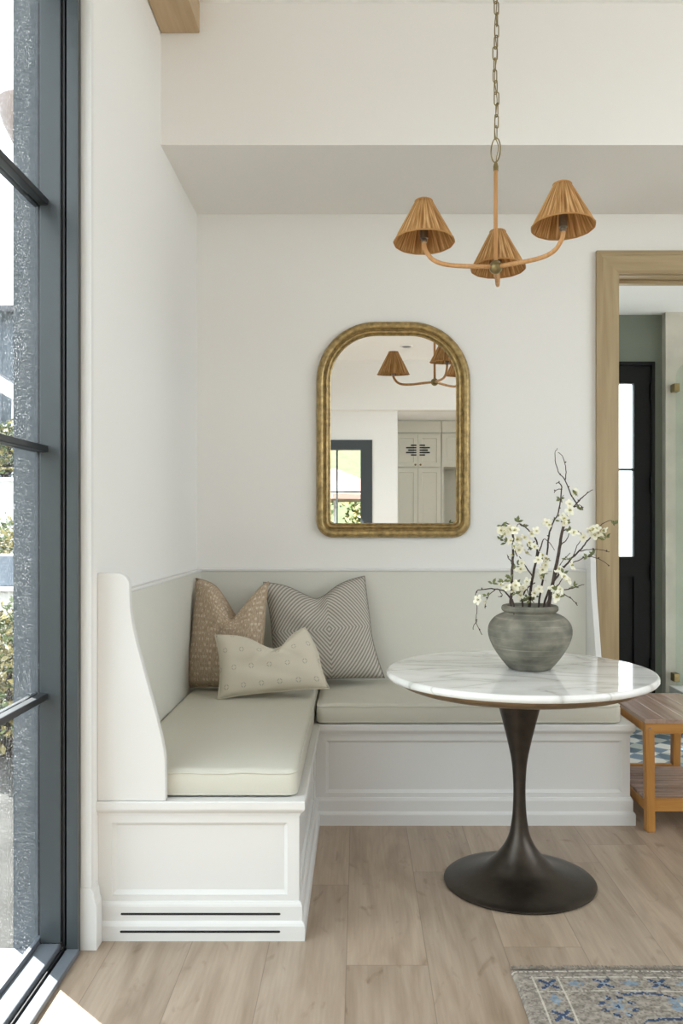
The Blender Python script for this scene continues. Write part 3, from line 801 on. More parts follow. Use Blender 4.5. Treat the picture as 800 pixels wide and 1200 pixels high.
# ------------------------------------------------------------------ flowering branches
def px(x, y, dy=0.0):
    Y = VY+dy
    return Vector(((x-420)*Y/1000, Y, 1.295-(y-615)*Y/1000))
def blossom_bm(c, r, nrm):
    bm = bmesh.new(); nrm = Vector(nrm).normalized()
    a = nrm.cross(Vector((0, 0, 1)) if abs(nrm.z) < .9 else Vector((1, 0, 0))).normalized(); b_ = nrm.cross(a)
    ph = random.random()*6
    for k in range(5):
        t = ph+k*2*PI/5+random.uniform(-.12, .12)
        d = a*math.cos(t)+b_*math.sin(t); s = nrm.cross(d)
        L = r*random.uniform(.75, 1.2); W = r*random.uniform(.36, .46); op = random.uniform(.55, 1.5)
        rows = []
        for fr, wf, h in ((.08, .25, .0), (.35, .8, .16), (.68, 1.0, .30), (.92, .72, .36), (1.03, .28, .34)):
            row = []
            for sg, cv in ((-1, .08), (0, 0), (1, .08)):
                row.append(bm.verts.new(c+d*L*fr+s*sg*W*wf+nrm*(h*L*.8*op+cv*L*wf)))
            rows.append(row)
        for A, B in zip(rows, rows[1:]):
            for i in range(2): bm.faces.new((A[i], A[i+1], B[i+1], B[i]))
    n0 = len(bm.faces)
    for k in range(7):
        t = k*2*PI/7; d = (a*math.cos(t)+b_*math.sin(t))*.22*r
        tube(bm, [c, c+d*.5+nrm*r*.3, c+d*.9+nrm*r*.5], [r*.025, r*.025, r*.055], 4)
    lathe(bm, [(.04*r, 0), (.10*r, .1*r), (.04*r, .2*r)], c, 6)
    bm.faces.ensure_lookup_table()
    for f in bm.faces[n0:]: f.material_index = 1
    return bm
def leaf_into(bm, base, d, L):
    d = Vector(d).normalized(); up = Vector((random.uniform(-.5, .5), -.6, random.uniform(.2, .9)))
    s = d.cross(up).normalized(); nn = s.cross(d)
    pr = [(0, 0, 0), (.3, .20, .04), (.6, .24, .05), (1, 0, -.03)]
    P = []
    for f, wv, h in pr:
        P.append([bm.verts.new(base+d*L*f+s*L*wv*sg+nn*L*h*(1 if sg else -.5)) for sg in ((-1, 0, 1) if wv else (0,))])
    bm.faces.new((P[0][0], P[1][0], P[1][1])); bm.faces.new((P[0][0], P[1][1], P[1][2]))
    for i in range(2): bm.faces.new((P[1][i], P[2][i], P[2][i+1], P[1][i+1]))
    bm.faces.new((P[2][0], P[3][0], P[2][1])); bm.faces.new((P[2][1], P[3][0], P[2][2]))
BR = [
 ('tallest thick brown branch leaning right with a forked bare tip', -.01, [
   [(643, 712, .006), (646, 690, .005), (652, 660, .0048), (656, 638, .0044), (659.5, 618, .004), (664, 606, .003), (672, 594, .0024), (680, 585, .0018), (688, 578, .0013), (694.5, 573.5, .0009)],
   [(676, 591, .0022), (669, 580, .0018), (662, 563, .0016), (654, 553, .0014), (650.5, 540, .0012), (650, 531, .001), (653, 525.5, .0009)],
   [(662, 563, .0015), (663, 550, .0013), (659.5, 536, .0011), (654, 530, .0009)],
   [(659, 622, .002), (668, 620, .0015), (676, 626, .001)], [(655, 640, .002), (663, 633, .0015), (667, 625, .001)],
   [(672, 594, .0015), (680, 592, .001), (683, 598, .001)]],
  [(661, 612), (655, 668), (648, 690), (666, 591), (662, 607), (672, 625), (675, 579), (669, 598)], [(678, 597), (674, 579), (662, 614), (667, 623), (657, 607)]),
 ('upright straight branch at left whose tip hooks over with white blossom', -.03, [
   [(598, 712, .0045), (599.5, 690, .0042), (600, 668, .0038), (601, 645, .0034), (601, 627, .003), (599, 617, .002), (592, 613, .0016), (587, 617, .0014), (585, 627, .001)],
   [(601, 660, .002), (596, 655, .0014), (594, 650, .001)], [(601, 640, .002), (606, 652, .0014)]],
  [(597, 633), (587, 622), (600, 652), (599, 688), (608, 690), (590, 627), (597, 620), (602, 622), (592, 620), (600, 640)], [(588, 616), (586, 632), (604, 664), (598, 677), (593, 636)]),
 ('middle branch crowded with cream blossom above the vase', .02, [
   [(620, 712, .0045), (622, 690, .004), (625, 670, .0038), (628, 655, .0032), (629, 636, .0025), (623, 626, .002), (614, 617, .0016), (607, 614, .0012), (605, 619, .001)],
   [(628, 655, .0025), (634, 640, .002), (637, 632, .0014), (644, 636, .001), (650, 645, .0009)],
   [(624, 676, .002), (616, 664, .0016), (608, 652, .0012)], [(626, 634, .0016), (618, 645, .001)]],
  [(626, 642), (619, 636), (610, 668), (640, 662), (633, 678), (605, 633), (614, 631), (622, 626), (607, 644), (616, 649), (609, 641), (634, 652), (631, 656), (636, 667), (639, 655), (628, 623), (612, 660)], [(612, 617), (620, 642), (633, 658), (640, 656), (606, 662), (638, 673), (606, 612)]),
 ('slim branch rising behind the bloom to a curled bare tip', .05, [
   [(631, 710, .003), (636, 680, .0028), (640, 655, .0026), (643, 628, .0025), (648, 612, .0022), (653, 603, .002), (656, 588, .002), (658, 571, .0018), (655, 566, .0015), (651, 567, .0012)],
   [(658, 573, .0014), (652, 574, .0012), (649, 578, .001)], [(657, 586, .0012), (660, 580, .0009)]],
  [(645, 615), (641, 613)], [(650, 610), (656, 584)]),
 ('long branch arching out to the right past the oak door casing', .03, [
   [(637, 710, .0035), (645, 688, .0032), (653, 675, .003), (661, 664, .0028), (670, 654, .0026), (681, 643, .0024), (688, 634, .002), (695, 627, .0017), (702, 617, .0014), (709, 612, .0012), (716, 610, .001), (720, 616, .0008)],
   [(678, 646, .0018), (690, 644, .0014), (702, 644, .0011), (714, 647, .0009)],
   [(665, 660, .0018), (677, 657, .0014), (690, 652, .0012), (703, 656, .001), (714, 663, .0008)],
   [(688, 634, .0014), (680, 625, .001), (676, 622, .001)], [(671, 653, .0015), (676, 640, .0012), (684, 628, .001)],
   [(650, 679, .0016), (657, 660, .0012), (668, 648, .001)]],
  [(697, 628), (684, 630), (694, 622), (703, 627), (708, 623), (690, 621), (669, 663), (699, 620)], [(718, 614), (688, 653), (710, 630), (664, 656), (695, 650), (701, 631)]),
 ('low right branch with a drooping budded twig near the vase rim', -.05, [
   [(640, 711, .003), (648, 697, .0026), (658, 692, .002), (668, 690, .0016), (677, 687, .0013), (684, 685, .0011)],
   [(655, 693, .0016), (664, 698, .0013), (672, 704, .0011), (676.5, 710, .0012)], [(648, 697, .0018), (655, 684, .0014), (660, 676, .001)]],
  [(660, 677), (657, 690), (664, 681), (651, 700)], [(655, 700), (660, 672), (651, 692), (672, 687)]),
 ('lowest left branch trailing a bare twig down beside the vase', -.06, [
   [(602, 711, .003), (597, 700, .0026), (589, 692, .0022), (576, 690, .0018), (567, 691, .0015), (559, 692, .0013), (557, 700, .0011), (559, 715, .0011), (557.5, 727, .001), (561, 737, .001), (564.5, 744, .0012)],
   [(580, 691, .0014), (573, 697, .0012), (569, 706, .001), (568, 713, .0009)], [(585, 691, .0013), (588, 698, .001), (583, 699, .001)],
   [(559, 728, .001), (555, 733, .0009), (554, 738, .0008)]],
  [(594, 689), (602, 693), (587, 686), (567, 705), (561, 703), (605, 686)], [(577, 684), (590, 682), (604, 696), (598, 680), (570, 698)]),
 ('short leafy sprig with small blossom low in the vase mouth', .0, [
   [(612, 712, .003), (612, 700, .0025), (617, 690, .002), (625, 684, .0014)], [(612, 700, .0018), (608, 690, .0014), (603, 680, .001)],
   [(617, 690, .0015), (622, 700, .0012), (630, 690, .001)], [(612, 704, .0016), (620, 702, .0013), (626, 706, .001)]],
  [(608, 697), (631, 690), (627, 696), (618, 682), (613, 690)], [(610, 700), (618, 700), (605, 684), (626, 699), (614, 705), (622, 704)]),
]
for label, dy, polys, flowers, leaves in BR:
    base = px(polys[0][0][0], polys[0][0][1], dy)
    rt = Vector((base.x, base.y, TZ+.19))
    t = thing('flowering_branch', label, 'branch', rt, 'flowering branches in the stone vase')
    bm = bmesh.new(); ends = []
    for pi, pl in enumerate(polys):
        dd = dy
        pts = [px(a, b_, dd+.0012*k*(1 if pi % 2 else -1)*(pi > 0)) for k, (a, b_, r) in enumerate(pl)]
        rad = [r for *_, r in pl]
        if pi == 0: pts = [rt-Vector((0, 0, .06))] + pts; rad = [rad[0]] + rad
        sm = smooth_curve(pts, 4)
        rs = []
        for k in range(len(sm)):
            q = k/4; i0 = min(int(q), len(rad)-1); i1 = min(i0+1, len(rad)-1); rs.append(rad[i0]+(rad[i1]-rad[i0])*(q-i0))
        sm = [p+Vector((random.uniform(-1, 1), random.uniform(-1, 1), random.uniform(-1, 1)))*.0012 for p in sm]
        tube(bm, sm, [max(.0013, r*1.3) for r in rs], 6)
        for k in range(6, len(sm), 5):     # buds at the nodes
            if random.random() < .6:
                dv = Vector((random.uniform(-1, 1), random.uniform(-.6, .6), random.uniform(.1, 1))).normalized()
                tube(bm, [sm[k], sm[k]+dv*.004, sm[k]+dv*.008], [.0013, .0030, .0006], 5)
    obj('stem', bm, M['bark'], t, smooth=True)
    for (a, b_) in flowers:
        cpt = px(a, b_, dy-.012+random.uniform(-.02, .012))
        nr = (random.uniform(-1, 1), -random.uniform(.1, 1.0), random.uniform(-.4, 1.0))
        obj('blossom', blossom_bm(cpt, random.uniform(.0155, .0215), nr), [M['petal'], M['stamen']], t, smooth=True)
    bm = bmesh.new()
    for (a, b_) in leaves:
        for k in range(4):
            leaf_into(bm, px(a, b_, dy-.005+random.uniform(-.01, .01)), (random.uniform(-1, 1), random.uniform(-.6, .3), random.uniform(-.4, 1)), random.uniform(.015, .026))
    obj('foliage', bm, M['leaf'], t)

# ------------------------------------------------------------------ chandelier
HX, HY, HZ = .491, 3.055, 2.217
ch = thing('chandelier', 'three-arm rattan chandelier with pleated raffia cone shades on a brass chain', 'chandelier', (HX, HY, HZ))
obj('stem', tube(bmesh.new(), [(HX, HY, HZ+.01), (HX, HY, HZ+.35)], .0075, 12), M['rattan'], ch, smooth=True)
bm = bmesh.new(); bmesh.ops.create_uvsphere(bm, u_segments=24, v_segments=16, radius=.0245); bmesh.ops.translate(bm, verts=bm.verts, vec=(HX, HY, HZ))
obj('hub', bm, M['brass'], ch, smooth=True)
obj('collar', lathe(bmesh.new(), [(.009, HZ+.345), (.0095, HZ+.36), (.006, HZ+.372), (.003, HZ+.378)], (HX, HY, 0), 16), M['brass'], ch, auto=40)
zr = HZ+.376
ringp = [(HX+.020*math.cos(a)*.9, HY+.020*math.cos(a)*.45, zr+.043+.043*math.sin(a)+.010*math.cos(a)) for a in [2*PI*k/32 for k in range(32)]]
obj('hanging_ring', tube(bmesh.new(), ringp, .0024, 8, closed=True), M['brass'], ch, smooth=True)
zl = zr+.082; k = 0
linkA = None
while zl < ZC-.04:
    L = .048; an = (.35 if k % 2 else .35+PI/2) + .25*math.sin(k*1.7); sx = .004*math.sin(k*.8)
    pts = []
    for q in range(24):
        a = 2*PI*q/24
        h = .0085*math.cos(a); zz = (L/2-.0085)*(1 if math.sin(a) > 0 else -1)*(1 if abs(math.sin(a)) > .05 else 0)+.0085*math.sin(a)
        pts.append((h*math.cos(an), h*math.sin(an), zz))
    o = obj('chain_link', tube(bmesh.new(), [(HX+sx+p[0], HY+p[1], zl+L/2+p[2]) for p in pts], .0021, 6, closed=True), M['brass'], ch, smooth=True)
    zl += L-.0075; k += 1
wire = [(HX+.004*math.sin(q*1.1)+(.006 if q == 2 else 0), HY+.004*math.cos(q*1.3), zr-.01+q*(ZC-.03-zr)/26) for q in range(27)]
obj('lamp_cord', tube(bmesh.new(), smooth_curve(wire, 3), .0018, 6), M['brass'], ch, smooth=True)
obj('ceiling_canopy', lathe(bmesh.new(), [(.062, ZC-.001), (.062, ZC-.012), (.05, ZC-.026), (.012, ZC-.034), (.006, ZC-.045)], (HX, HY, 0), 32), M['brass'], ch, auto=40)
RA = .275
def shade(cx, cy, z0, h, r0, r1, tilt_ax, tilt):
    bm = bmesh.new(); uvl = bm.loops.layers.uv.new('UVMap'); n = 168; rows = []
    Rm = Matrix.Rotation(tilt, 3, tilt_ax); piv = Vector((cx, cy, z0))
    for q in range(7):
        f = q/6; r = r0+(r1-r0)*f; row = []
        for j in range(n):
            a = 2*PI*j/n
            rr_ = r*(1+.022*math.cos(a*56)+.010*math.sin(a*23+q*.2)) if 0 < q < 6 else r*(1+.010*math.cos(a*56))
            row.append(bm.verts.new(piv+Rm @ Vector((rr_*math.cos(a), rr_*math.sin(a), h*f))))
        rows.append(row)
    for q in range(6):
        for j in range(n):
            f = bm.faces.new((rows[q][j], rows[q][(j+1) % n], rows[q+1][(j+1) % n], rows[q+1][j]))
            for lp, (jj, qq) in zip(f.loops, ((j, q), (j+1, q), (j+1, q+1), (j, q+1))): lp[uvl].uv = (jj/n, qq/6)
    rims = [[v.co.copy() for v in rows[0][::4]], [v.co.copy() for v in rows[-1][::4]]]
    return bm, rims
for ang, ztop, tl in ((197, 2.281, ('X', -.09)), (315, 2.294, ('X', -.085)), (79, 2.294, ('X', -.075))):
    a = math.radians(ang); dx, dy = math.cos(a), math.sin(a)
    pr = [(.018, 0), (.08, -.004), (.15, -.008), (.205, -.006), (.243, .006), (.266, .030), (.2745, .050), (.2752, .064)]
    pts = smooth_curve([(HX+dx*r, HY+dy*r, HZ+z) for r, z in pr], 5)
    arm = obj('arm', tube(bmesh.new(), pts, .0078, 10), M['rattan'], ch, smooth=True)
    cx, cy = HX+dx*RA, HY+dy*RA
    z = HZ+.060
    sk = obj('socket', lathe(bmesh.new(), [(.007, z), (.011, z+.004), (.011, z+.010), (.008, z+.013), (.0145, z+.016), (.0145, z+.058), (.010, z+.062)], (cx, cy, 0), 20), M['nickel'], ch, auto=40)
    bm, rims = shade(cx, cy, ztop, .146, .1045, .030, tl[0], tl[1])
    sh = obj('lamp_shade', bm, M['raffia'], ch, smooth=True)
    md = sh.modifiers.new('solid', 'SOLIDIFY'); md.thickness = .0016
    for r in rims: obj('shade_rim', tube(bmesh.new(), r, .0028, 6, closed=True), M['raffia'], sh, smooth=True)
    bm = lathe(bmesh.new(), [(.010, z+.060), (.013, z+.075), (.0165, z+.098), (.012, z+.118), (.003, z+.128)], (cx, cy, 0), 16)
    obj('bulb', bm, M['whitewash'], sk, smooth=True)

# ------------------------------------------------------------------ teak stool
st = thing('wooden_stool', 'orange-brown teak bench stool with slatted lower shelf by the doorway', 'stool', (1.40, 3.88, 0))
sx0, sx1, sy0, sy1, sz = 1.206, 1.565, 3.600, 4.165, .474
bm = bmesh.new()
nb = 4
for k in range(nb):
    wv = (sx1-sx0)/nb; box(bm, sx0+k*wv+.0002, sx0+(k+1)*wv-.0002, sy0, sy1, sz-.018, sz, bev=.0012)
obj('seat', bm, M['teaktop'], st, label='greyed teak seat boards')
for ya in (sy0+.003, sy1-.025): obj('apron_rail', BX(sx0+.006, sx1-.006, ya, ya+.022, sz-.062, sz-.018, bev=.002), M['teakx'], st)
for xx in (sx0+.003, sx1-.025): obj('apron_rail', BX(xx, xx+.022, sy0+.025, sy1-.025, sz-.058, sz-.018, bev=.002), M['teak'], st)
for xx in (sx0+.004, sx1-.044):
    for yt, yb in ((sy0+.004, sy0-.012), (sy1-.044, sy1-.028)):
        w2, d2 = .040, .040
        bm = hexa(bmesh.new(), [(xx+.002, yb, 0), (xx+w2-.002, yb, 0), (xx+w2-.002, yb+d2, 0), (xx+.002, yb+d2, 0)],
             [(xx, yt, sz-.018), (xx+w2, yt, sz-.018), (xx+w2, yt+d2, sz-.018), (xx, yt+d2, sz-.018)])
        bmesh.ops.bevel(bm, geom=list(bm.edges), offset=.003, segments=2, affect='EDGES')
        lg = obj('leg', bm, M['teak'], st)
bm = bmesh.new()
for k in range(6):
    ya = sy0+.055+k*.0765; box(bm, sx0+.010, sx1-.010, ya, ya+.058, .122, .136, bev=.003)
obj('shelf_slats', bm, M['teakshelf'], st, label='greyed slatted lower shelf')
for (a, b_, c_, d_) in ((sx0+.044, sx1-.044, sy0+.004, sy0+.026), (sx0+.044, sx1-.044, sy1-.030, sy1-.008)):
    obj('shelf_rail', BX(a, b_, c_, d_, .084, .136, bev=.002), M['teakx'], st)
for xx in (sx0+.010, sx1-.032):
    obj('shelf_rail', BX(xx, xx+.022, sy0+.034, sy1-.034, .080, .122, bev=.002), M['teak'], st)
for zz in (sz-.040,):
    obj('wood_plug', lathe(bmesh.new(), [(.006, 0), (.006, .003)], (0, 0, 0), 12) if False else BX(sx0+.018, sx0+.030, sy0+.001, sy0+.004, zz-.005, zz+.005, bev=.001), M['teaktop'], st)

# ------------------------------------------------------------------ rug
RX0, RX1, RY0, RY1, CELL = .440, 2.02, .26, 2.480, .0055
def rug_pattern():
    nx = int((RX1-RX0)/CELL); ny = int((RY1-RY0)/CELL)
    g = [[0]*ny for _ in range(nx)]
    rnd = random.Random(3)
    def put(i, j, c):
        if 0 <= i < nx and 0 <= j < ny: g[i][j] = c
    for i in range(nx):
        for j in range(ny):
            g[i][j] = 1 if rnd.random() < .25 else 0
    # distances measured from the far end (j) and the left side (i)
    def stamp(ci, cj, pat, col):
        for di, dj in pat: put(ci+di, cj+dj, col)
    cross = [(a, b_) for a in range(-4, 5) for b_ in range(-4, 5) if (abs(abs(a)-abs(b_)) <= 1 and abs(a)+abs(b_) > 1) or (abs(a)+abs(b_) < 2)]
    blob = [(a, b_) for a in range(-5, 6) for b_ in range(-3, 4) if abs(a)*.7+abs(b_)*1.1 < 3.6]
    for i in range(nx):      # woven end bands
        for q in range(6):
            c_ = 2 if q == 3 and rnd.random() < .6 else (1 if rnd.random() < .8 else 0)
            put(i, ny-1-q, c_); put(i, q, c_)
    def border(line, along, n, place):
        for q in range(n):
            ci = along+q*11
            place(ci, line, q)
    def pl_far(ci, cj, q):
        i, j = ci, ny-1-cj
        if q % 2 == 0: stamp(i, j, cross, 4); stamp(i, j, [(0, 0), (1, 0), (-1, 0), (0, 1), (0, -1)], 3)
        else: stamp(i, j, blob, 3)
    for line in (9, 22):      # thin ivory guard lines
        for i in range(8, nx-8): (rnd.random() < .8) and (put(i, ny-1-line, 2), put(i, line, 2))
    for line in (9, 22):
        for j in range(8, ny-8): put(line, j, 2); put(nx-1-line, j, 2)
    for q in range((nx-16)//14): pl_far(16+q*14, 15, q)
    for q in range((ny-16)//14):
        j = ny-1-15-q*14
        if q % 2 == 0: stamp(16, j, cross, 4); stamp(nx-17, j, cross, 4)
        else: stamp(16, j, [(b_, a) for a, b_ in blob], 3); stamp(nx-17, j, [(b_, a) for a, b_ in blob], 3)
    # field: rosettes joined by stepped navy hooks and pale blue palmettes
    def rosette(ci, cj):
        for k in range(8):
            a = k*PI/4+.4
            for s in range(3):
                for t in range(-1, 2):
                    rr_ = 7+s
                    put(int(round(ci+rr_*math.cos(a)-t*math.sin(a))), int(round(cj+rr_*math.sin(a)+t*math.cos(a))), 4)
            for s in range(3, 6): put(int(round(ci+s*math.cos(a))), int(round(cj+s*math.sin(a))), 3)
        stamp(ci, cj, [(a, b_) for a in range(-2, 3) for b_ in range(-2, 3) if abs(a)+abs(b_) < 4], 3); stamp(ci, cj, [(a, b_) for a in (-1, 0, 1) for b_ in (-1, 0, 1) if abs(a)+abs(b_) < 2], 4)
    def palmette(ci, cj):
        for a in range(-8, 9):
            for b_ in range(-8, 9):
                r = math.hypot(a, b_); t = math.atan2(b_, a)
                if r < 4.5+3*abs(math.cos(2.5*t)): put(ci+a, cj+b_, 3)
                if r < 1.8: put(ci+a, cj+b_, 2)
    def hook(ci, cj, L, sg):
        for a in range(L):
            for b_ in (0, 1): put(ci+a, cj+b_+int(2*math.sin(a/L*PI)), 4)
        for a in range(4):
            put(ci+L+a, cj-sg*a, 4); put(ci+L+a+1, cj-sg*a, 4); put(ci-a, cj+sg*a, 4)
    yy = 36; r_ = 0
    while yy < ny-36:
        j = ny-1-yy
        for q in range(9):
            ci = 45+q*66+(33 if r_ % 2 else 0)
            if ci > nx-36: break
            rosette(ci, j); palmette(ci+32, j+2) if ci+32 < nx-34 else None
            if ci+26 < nx-30: hook(ci+6, j+10, 20, 1); hook(ci+10, j-12, 34, -1)
        yy += 30; r_ += 1
    for i in range(nx):     # wear: knots rubbed back to the ground colour
        for j in range(ny):
            if g[i][j] in (3, 4) and rnd.random() < .13: g[i][j] = 0 if g[i][j] == 3 else 3
    return nx, ny, g
nx, ny, g = rug_pattern()
verts = []; faces = []; mi = []
H = .009
for i in range(nx+1):
    for j in range(ny+1):
        x = RX0+i*CELL; y = RY0+j*CELL
        e = min(i, j, nx-i, ny-j)
        verts.append((x+.004*math.sin(y*9), y+.003*math.sin(x*11), (H if e > 1 else .0065 if e == 1 else .001)))
for i in range(nx):
    for j in range(ny):
        a = i*(ny+1)+j; faces.append((a, a+ny+1, a+ny+2, a+1)); mi.append(g[i][j])
me = bpy.data.meshes.new('area_rug'); me.from_pydata(verts, [], faces)
for m_ in RUG: me.materials.append(m_)
me.polygons.foreach_set('material_index', mi); me.update()
rugo = bpy.data.objects.new('rug_pile', me)
rg = thing('area_rug', 'greige vintage-style wool rug with blue floral motifs on the oak floor', 'rug', (RX0, RY1, 0))
COL.objects.link(rugo); rugo.parent = rg; me.transform(Matrix.Translation((-RX0, -RY1, 0)))
rnd = random.Random(5)
for yy, s_ in ((RY1, 1), (RY0, -1)):
    bm = bmesh.new()
    for i in range(int((RX1-RX0)/.005)):
        x = RX0+.003+i*.005+rnd.uniform(-.001, .001)
        L = rnd.uniform(.012, .026); dx = rnd.uniform(-.006, .006)
        tube(bm, [(x, yy-s_*.004, .007), (x+dx*.5, yy+s_*L*.5, .006), (x+dx, yy+s_*L, .0025)], [.0024, .002, .0012], 4)
    obj('fringe', bm, RUG[0], rg)

# ------------------------------------------------------------------ cabinets in the alcove behind the photographer (seen in the mirror)
def cabinet(label, x0, x1, vents):
    t = thing('tall_cabinet', label, 'cabinet', ((x0+x1)/2, -4.25, 0), 'putty cabinets seen in the mirror')
    yf = -3.74
    obj('body', BX(x0, x1, -4.295, yf, 0, 2.62), M['cab'], t)
    obj('cornice', BX(x0, x1, -4.295, yf+.03, 2.62, 2.795, bev=.01), M['cab'], t)
    xm = (x0+x1)/2
    def door(a, b_, z0, z1):
        bm = bmesh.new(); fy = yf+.022
        recessed(bm, lambda u, v, dd: (u, fy-dd, v), a, b_, z0, z1, a+.06, b_-.06, z0+.06, z1-.06, .006, .012)
        A = [bm.verts.new(p) for p in ((a, yf, z0), (b_, yf, z0), (b_, yf, z1), (a, yf, z1))]
        B = [bm.verts.new(p) for p in ((a, fy, z0), (b_, fy, z0), (b_, fy, z1), (a, fy, z1))]
        for i in range(4): bm.faces.new((A[i], A[(i+1) % 4], B[(i+1) % 4], B[i]))
        return obj('cabinet_door', bm, M['cab'], t)
    for a, b_, s in ((x0+.005, xm-.002, 1), (xm+.002, x1-.005, -1)):
        up = door(a, b_, 2.13, 2.60); hx = b_-.035 if s > 0 else a+.035
        bm = bmesh.new(); bmesh.ops.create_uvsphere(bm, u_segments=12, v_segments=8, radius=.014); bmesh.ops.translate(bm, verts=bm.verts, vec=(hx, yf+.036, 2.16))
        obj('knob', bm, M['brass'], up, smooth=True)
        if vents:
            sl = bmesh.new(); cx = (a+b_)/2; e = b_ if s > 0 else a
            for r, (l0, l1) in enumerate(((.02, .10), (.02, .17), (.02, .14), (.02, .17), (.02, .10))):
                zz = 2.44-r*.035
                q0, q1 = (e-l1, e-l0) if s > 0 else (e+l0, e+l1)
                box(sl, q0, q1, yf+.0215, yf+.0235, zz-.010, zz+.010)
            obj('vent_grille', sl, M['gasket'], up)
        lo = door(a, b_, .12, 2.11)
        obj('handle', tube(bmesh.new(), [(hx, yf+.024, .98), (hx, yf+.05, .99), (hx, yf+.05, 1.14), (hx, yf+.024, 1.15)], .006, 8), M['brass'], lo, smooth=True)
cabinet('tall putty-grey double-door cabinet with dark vent slots, seen in the mirror', .520, 1.190, True)
t = thing('wall_cabinet', 'putty-grey cabinet over an open niche, right of the tall one in the mirror', 'cabinet', (1.6, -4.25, 0), 'putty cabinets seen in the mirror')
bm = bmesh.new(); box(bm, 1.195, 2.59, -4.295, -3.74, 2.13, 2.62); box(bm, 1.195, 1.225, -4.295, -3.74, 0, 2.13); box(bm, 2.56, 2.59, -4.295, -3.74, 0, 2.13); box(bm, 1.225, 2.56, -4.295, -4.26, 0, 2.13)
obj('body', bm, M['cab'], t)
obj('cornice', BX(1.195, 2.59, -4.295, -3.71, 2.62, 2.795, bev=.01), M['cab'], t)
for a, b_ in ((1.20, 1.89), (1.895, 2.585)):
    bm = bmesh.new(); recessed(bm, lambda u, v, dd: (u, -3.718-dd, v), a, b_, 2.15, 2.60, a+.06, b_-.06, 2.21, 2.54, .006, .012)
    box(bm, a, b_, -3.739, -3.731, 2.15, 2.60)
    obj('cabinet_door', bm, M['cab'], t)
dl = thing('recessed_downlight', 'round white recessed ceiling light, seen at the top of the mirror', 'ceiling light', (.576, -1.70, ZC-.002))
obj('trim_ring', lathe(bmesh.new(), [(.055, ZC-.010), (.072, ZC-.010), (.080, ZC-.001)], (.576, -1.70, 0), 32, cap0=False, cap1=False), M['whitewash'], dl, auto=40)
obj('lens', lathe(bmesh.new(), [(.055, ZC-.006), (.055, ZC-.001)], (.576, -1.70, 0), 32), M['alu'], dl)

# ------------------------------------------------------------------ outdoors, left
struct('ground_patio', BX(-14, -1.0, -6, 12, -.30, -.06), M['concrete'])
struct('ground_garden', BX(-40, 30, -45, 45, -.60, -.31), M['bounce_ground'])
struct('garden_terrace', BX(-3, 5, -14, -5.2, -.31, -.05), M['lawn'])
struct('garden_hill', hexa(bmesh.new(), [(-14, -40, -.31), (14, -40, -.31), (14, -15, -.31), (-14, -15, -.31)], [(-14, -40, 6.5), (14, -40, 6.5), (14, -15.2, .3), (-14, -15.2, .3)]), M['lawn'])
struct('garden_path', BX(-3, 5, -5.2, -2.85, -.31, -.05), M['concrete'])
sc = thing('outdoor_wall_sconce', 'bowl-shaped copper-tinted sconce on the exterior wall beyond the glass', 'sconce', (-1.06, 3.02, 2.7))
obj('bowl', lathe(bmesh.new(), [(.012, 2.545), (.03, 2.575), (.07, 2.64), (.100, 2.70), (.118, 2.75), (.122, 2.775), (.114, 2.775), (.095, 2.71), (.05, 2.64)], (-1.150, 3.02, 0), 36), M['bronzeshade'], sc, auto=50)
obj('arm', tube(bmesh.new(), smooth_curve([(-1.052, 3.02, 2.95), (-1.10, 3.02, 3.0), (-1.14, 3.02, 2.98), (-1.15, 3.02, 2.88), (-1.15, 3.02, 2.66)], 6), .008, 8), M['bronzeshade'], sc, smooth=True)
obj('back_plate', BX(-1.062, -1.051, 2.97, 3.07, 2.88, 3.02, bev=.004), M['bronzeshade'], sc)
def shrub(name, label, c, r, n, mats, seed, trunk=.2, size=.05, group='garden shrubs outside'):
    rnd = random.Random(seed)
    t = thing(name, label, 'tree' if 'tree' in name else 'shrub', (c[0], c[1], c[2]), group)
    bm = bmesh.new()
    for k in range(n):
        while True:
            p = Vector((rnd.uniform(-1, 1), rnd.uniform(-1, 1), rnd.uniform(-1, 1)))
            if .35 < p.length < 1: break
        bump = 1+.18*math.sin(p.x*7+seed)*math.sin(p.y*6)*math.sin(p.z*8)
        q = Vector((c[0]+p.x*r[0]*bump, c[1]+p.y*r[1]*bump, c[2]+trunk+r[2]+p.z*r[2]*bump))
        a = Vector((rnd.uniform(-1, 1), rnd.uniform(-1, 1), rnd.uniform(-.3, 1))).normalized(); s = a.cross(Vector((rnd.uniform(-1, 1), rnd.uniform(-1, 1), rnd.uniform(-1, 1)))).normalized()
        L = size*rnd.uniform(.7, 1.3); nn = a.cross(s)*L*.12
        vs = [bm.verts.new(q), bm.verts.new(q+a*L*.5+s*L*.28+nn), bm.verts.new(q+a*L), bm.verts.new(q+a*L*.5-s*L*.28+nn)]
        f = bm.faces.new(vs); f.material_index = 0 if rnd.random() < .6 else 1
    obj('foliage', bm, mats, t)
    bm = bmesh.new(); tr = max(r)*.05+.012
    tube(bm, [(c[0], c[1], c[2]), (c[0]+.02, c[1], c[2]+trunk+r[2]*.6), (c[0], c[1]+.03, c[2]+trunk+r[2]*1.4)], [tr, tr*.8, tr*.4], 7)
    for k in range(5):
        a = k*1.3; tube(bm, [(c[0], c[1], c[2]+trunk*.8), (c[0]+r[0]*.5*math.cos(a), c[1]+r[1]*.5*math.sin(a), c[2]+trunk+r[2])], [tr*.6, tr*.25], 5)
    obj('trunk', bm, M['bark'], t, smooth=True)
gA, gB = M['bushA'], M['bushB']
shrub('shrub', 'low yellow-green shrub nearest the glazed door at left', (-2.06, 5.0, -.06), (.34, .34, .42), 2600, [gB, gA], 1, .04, .055)
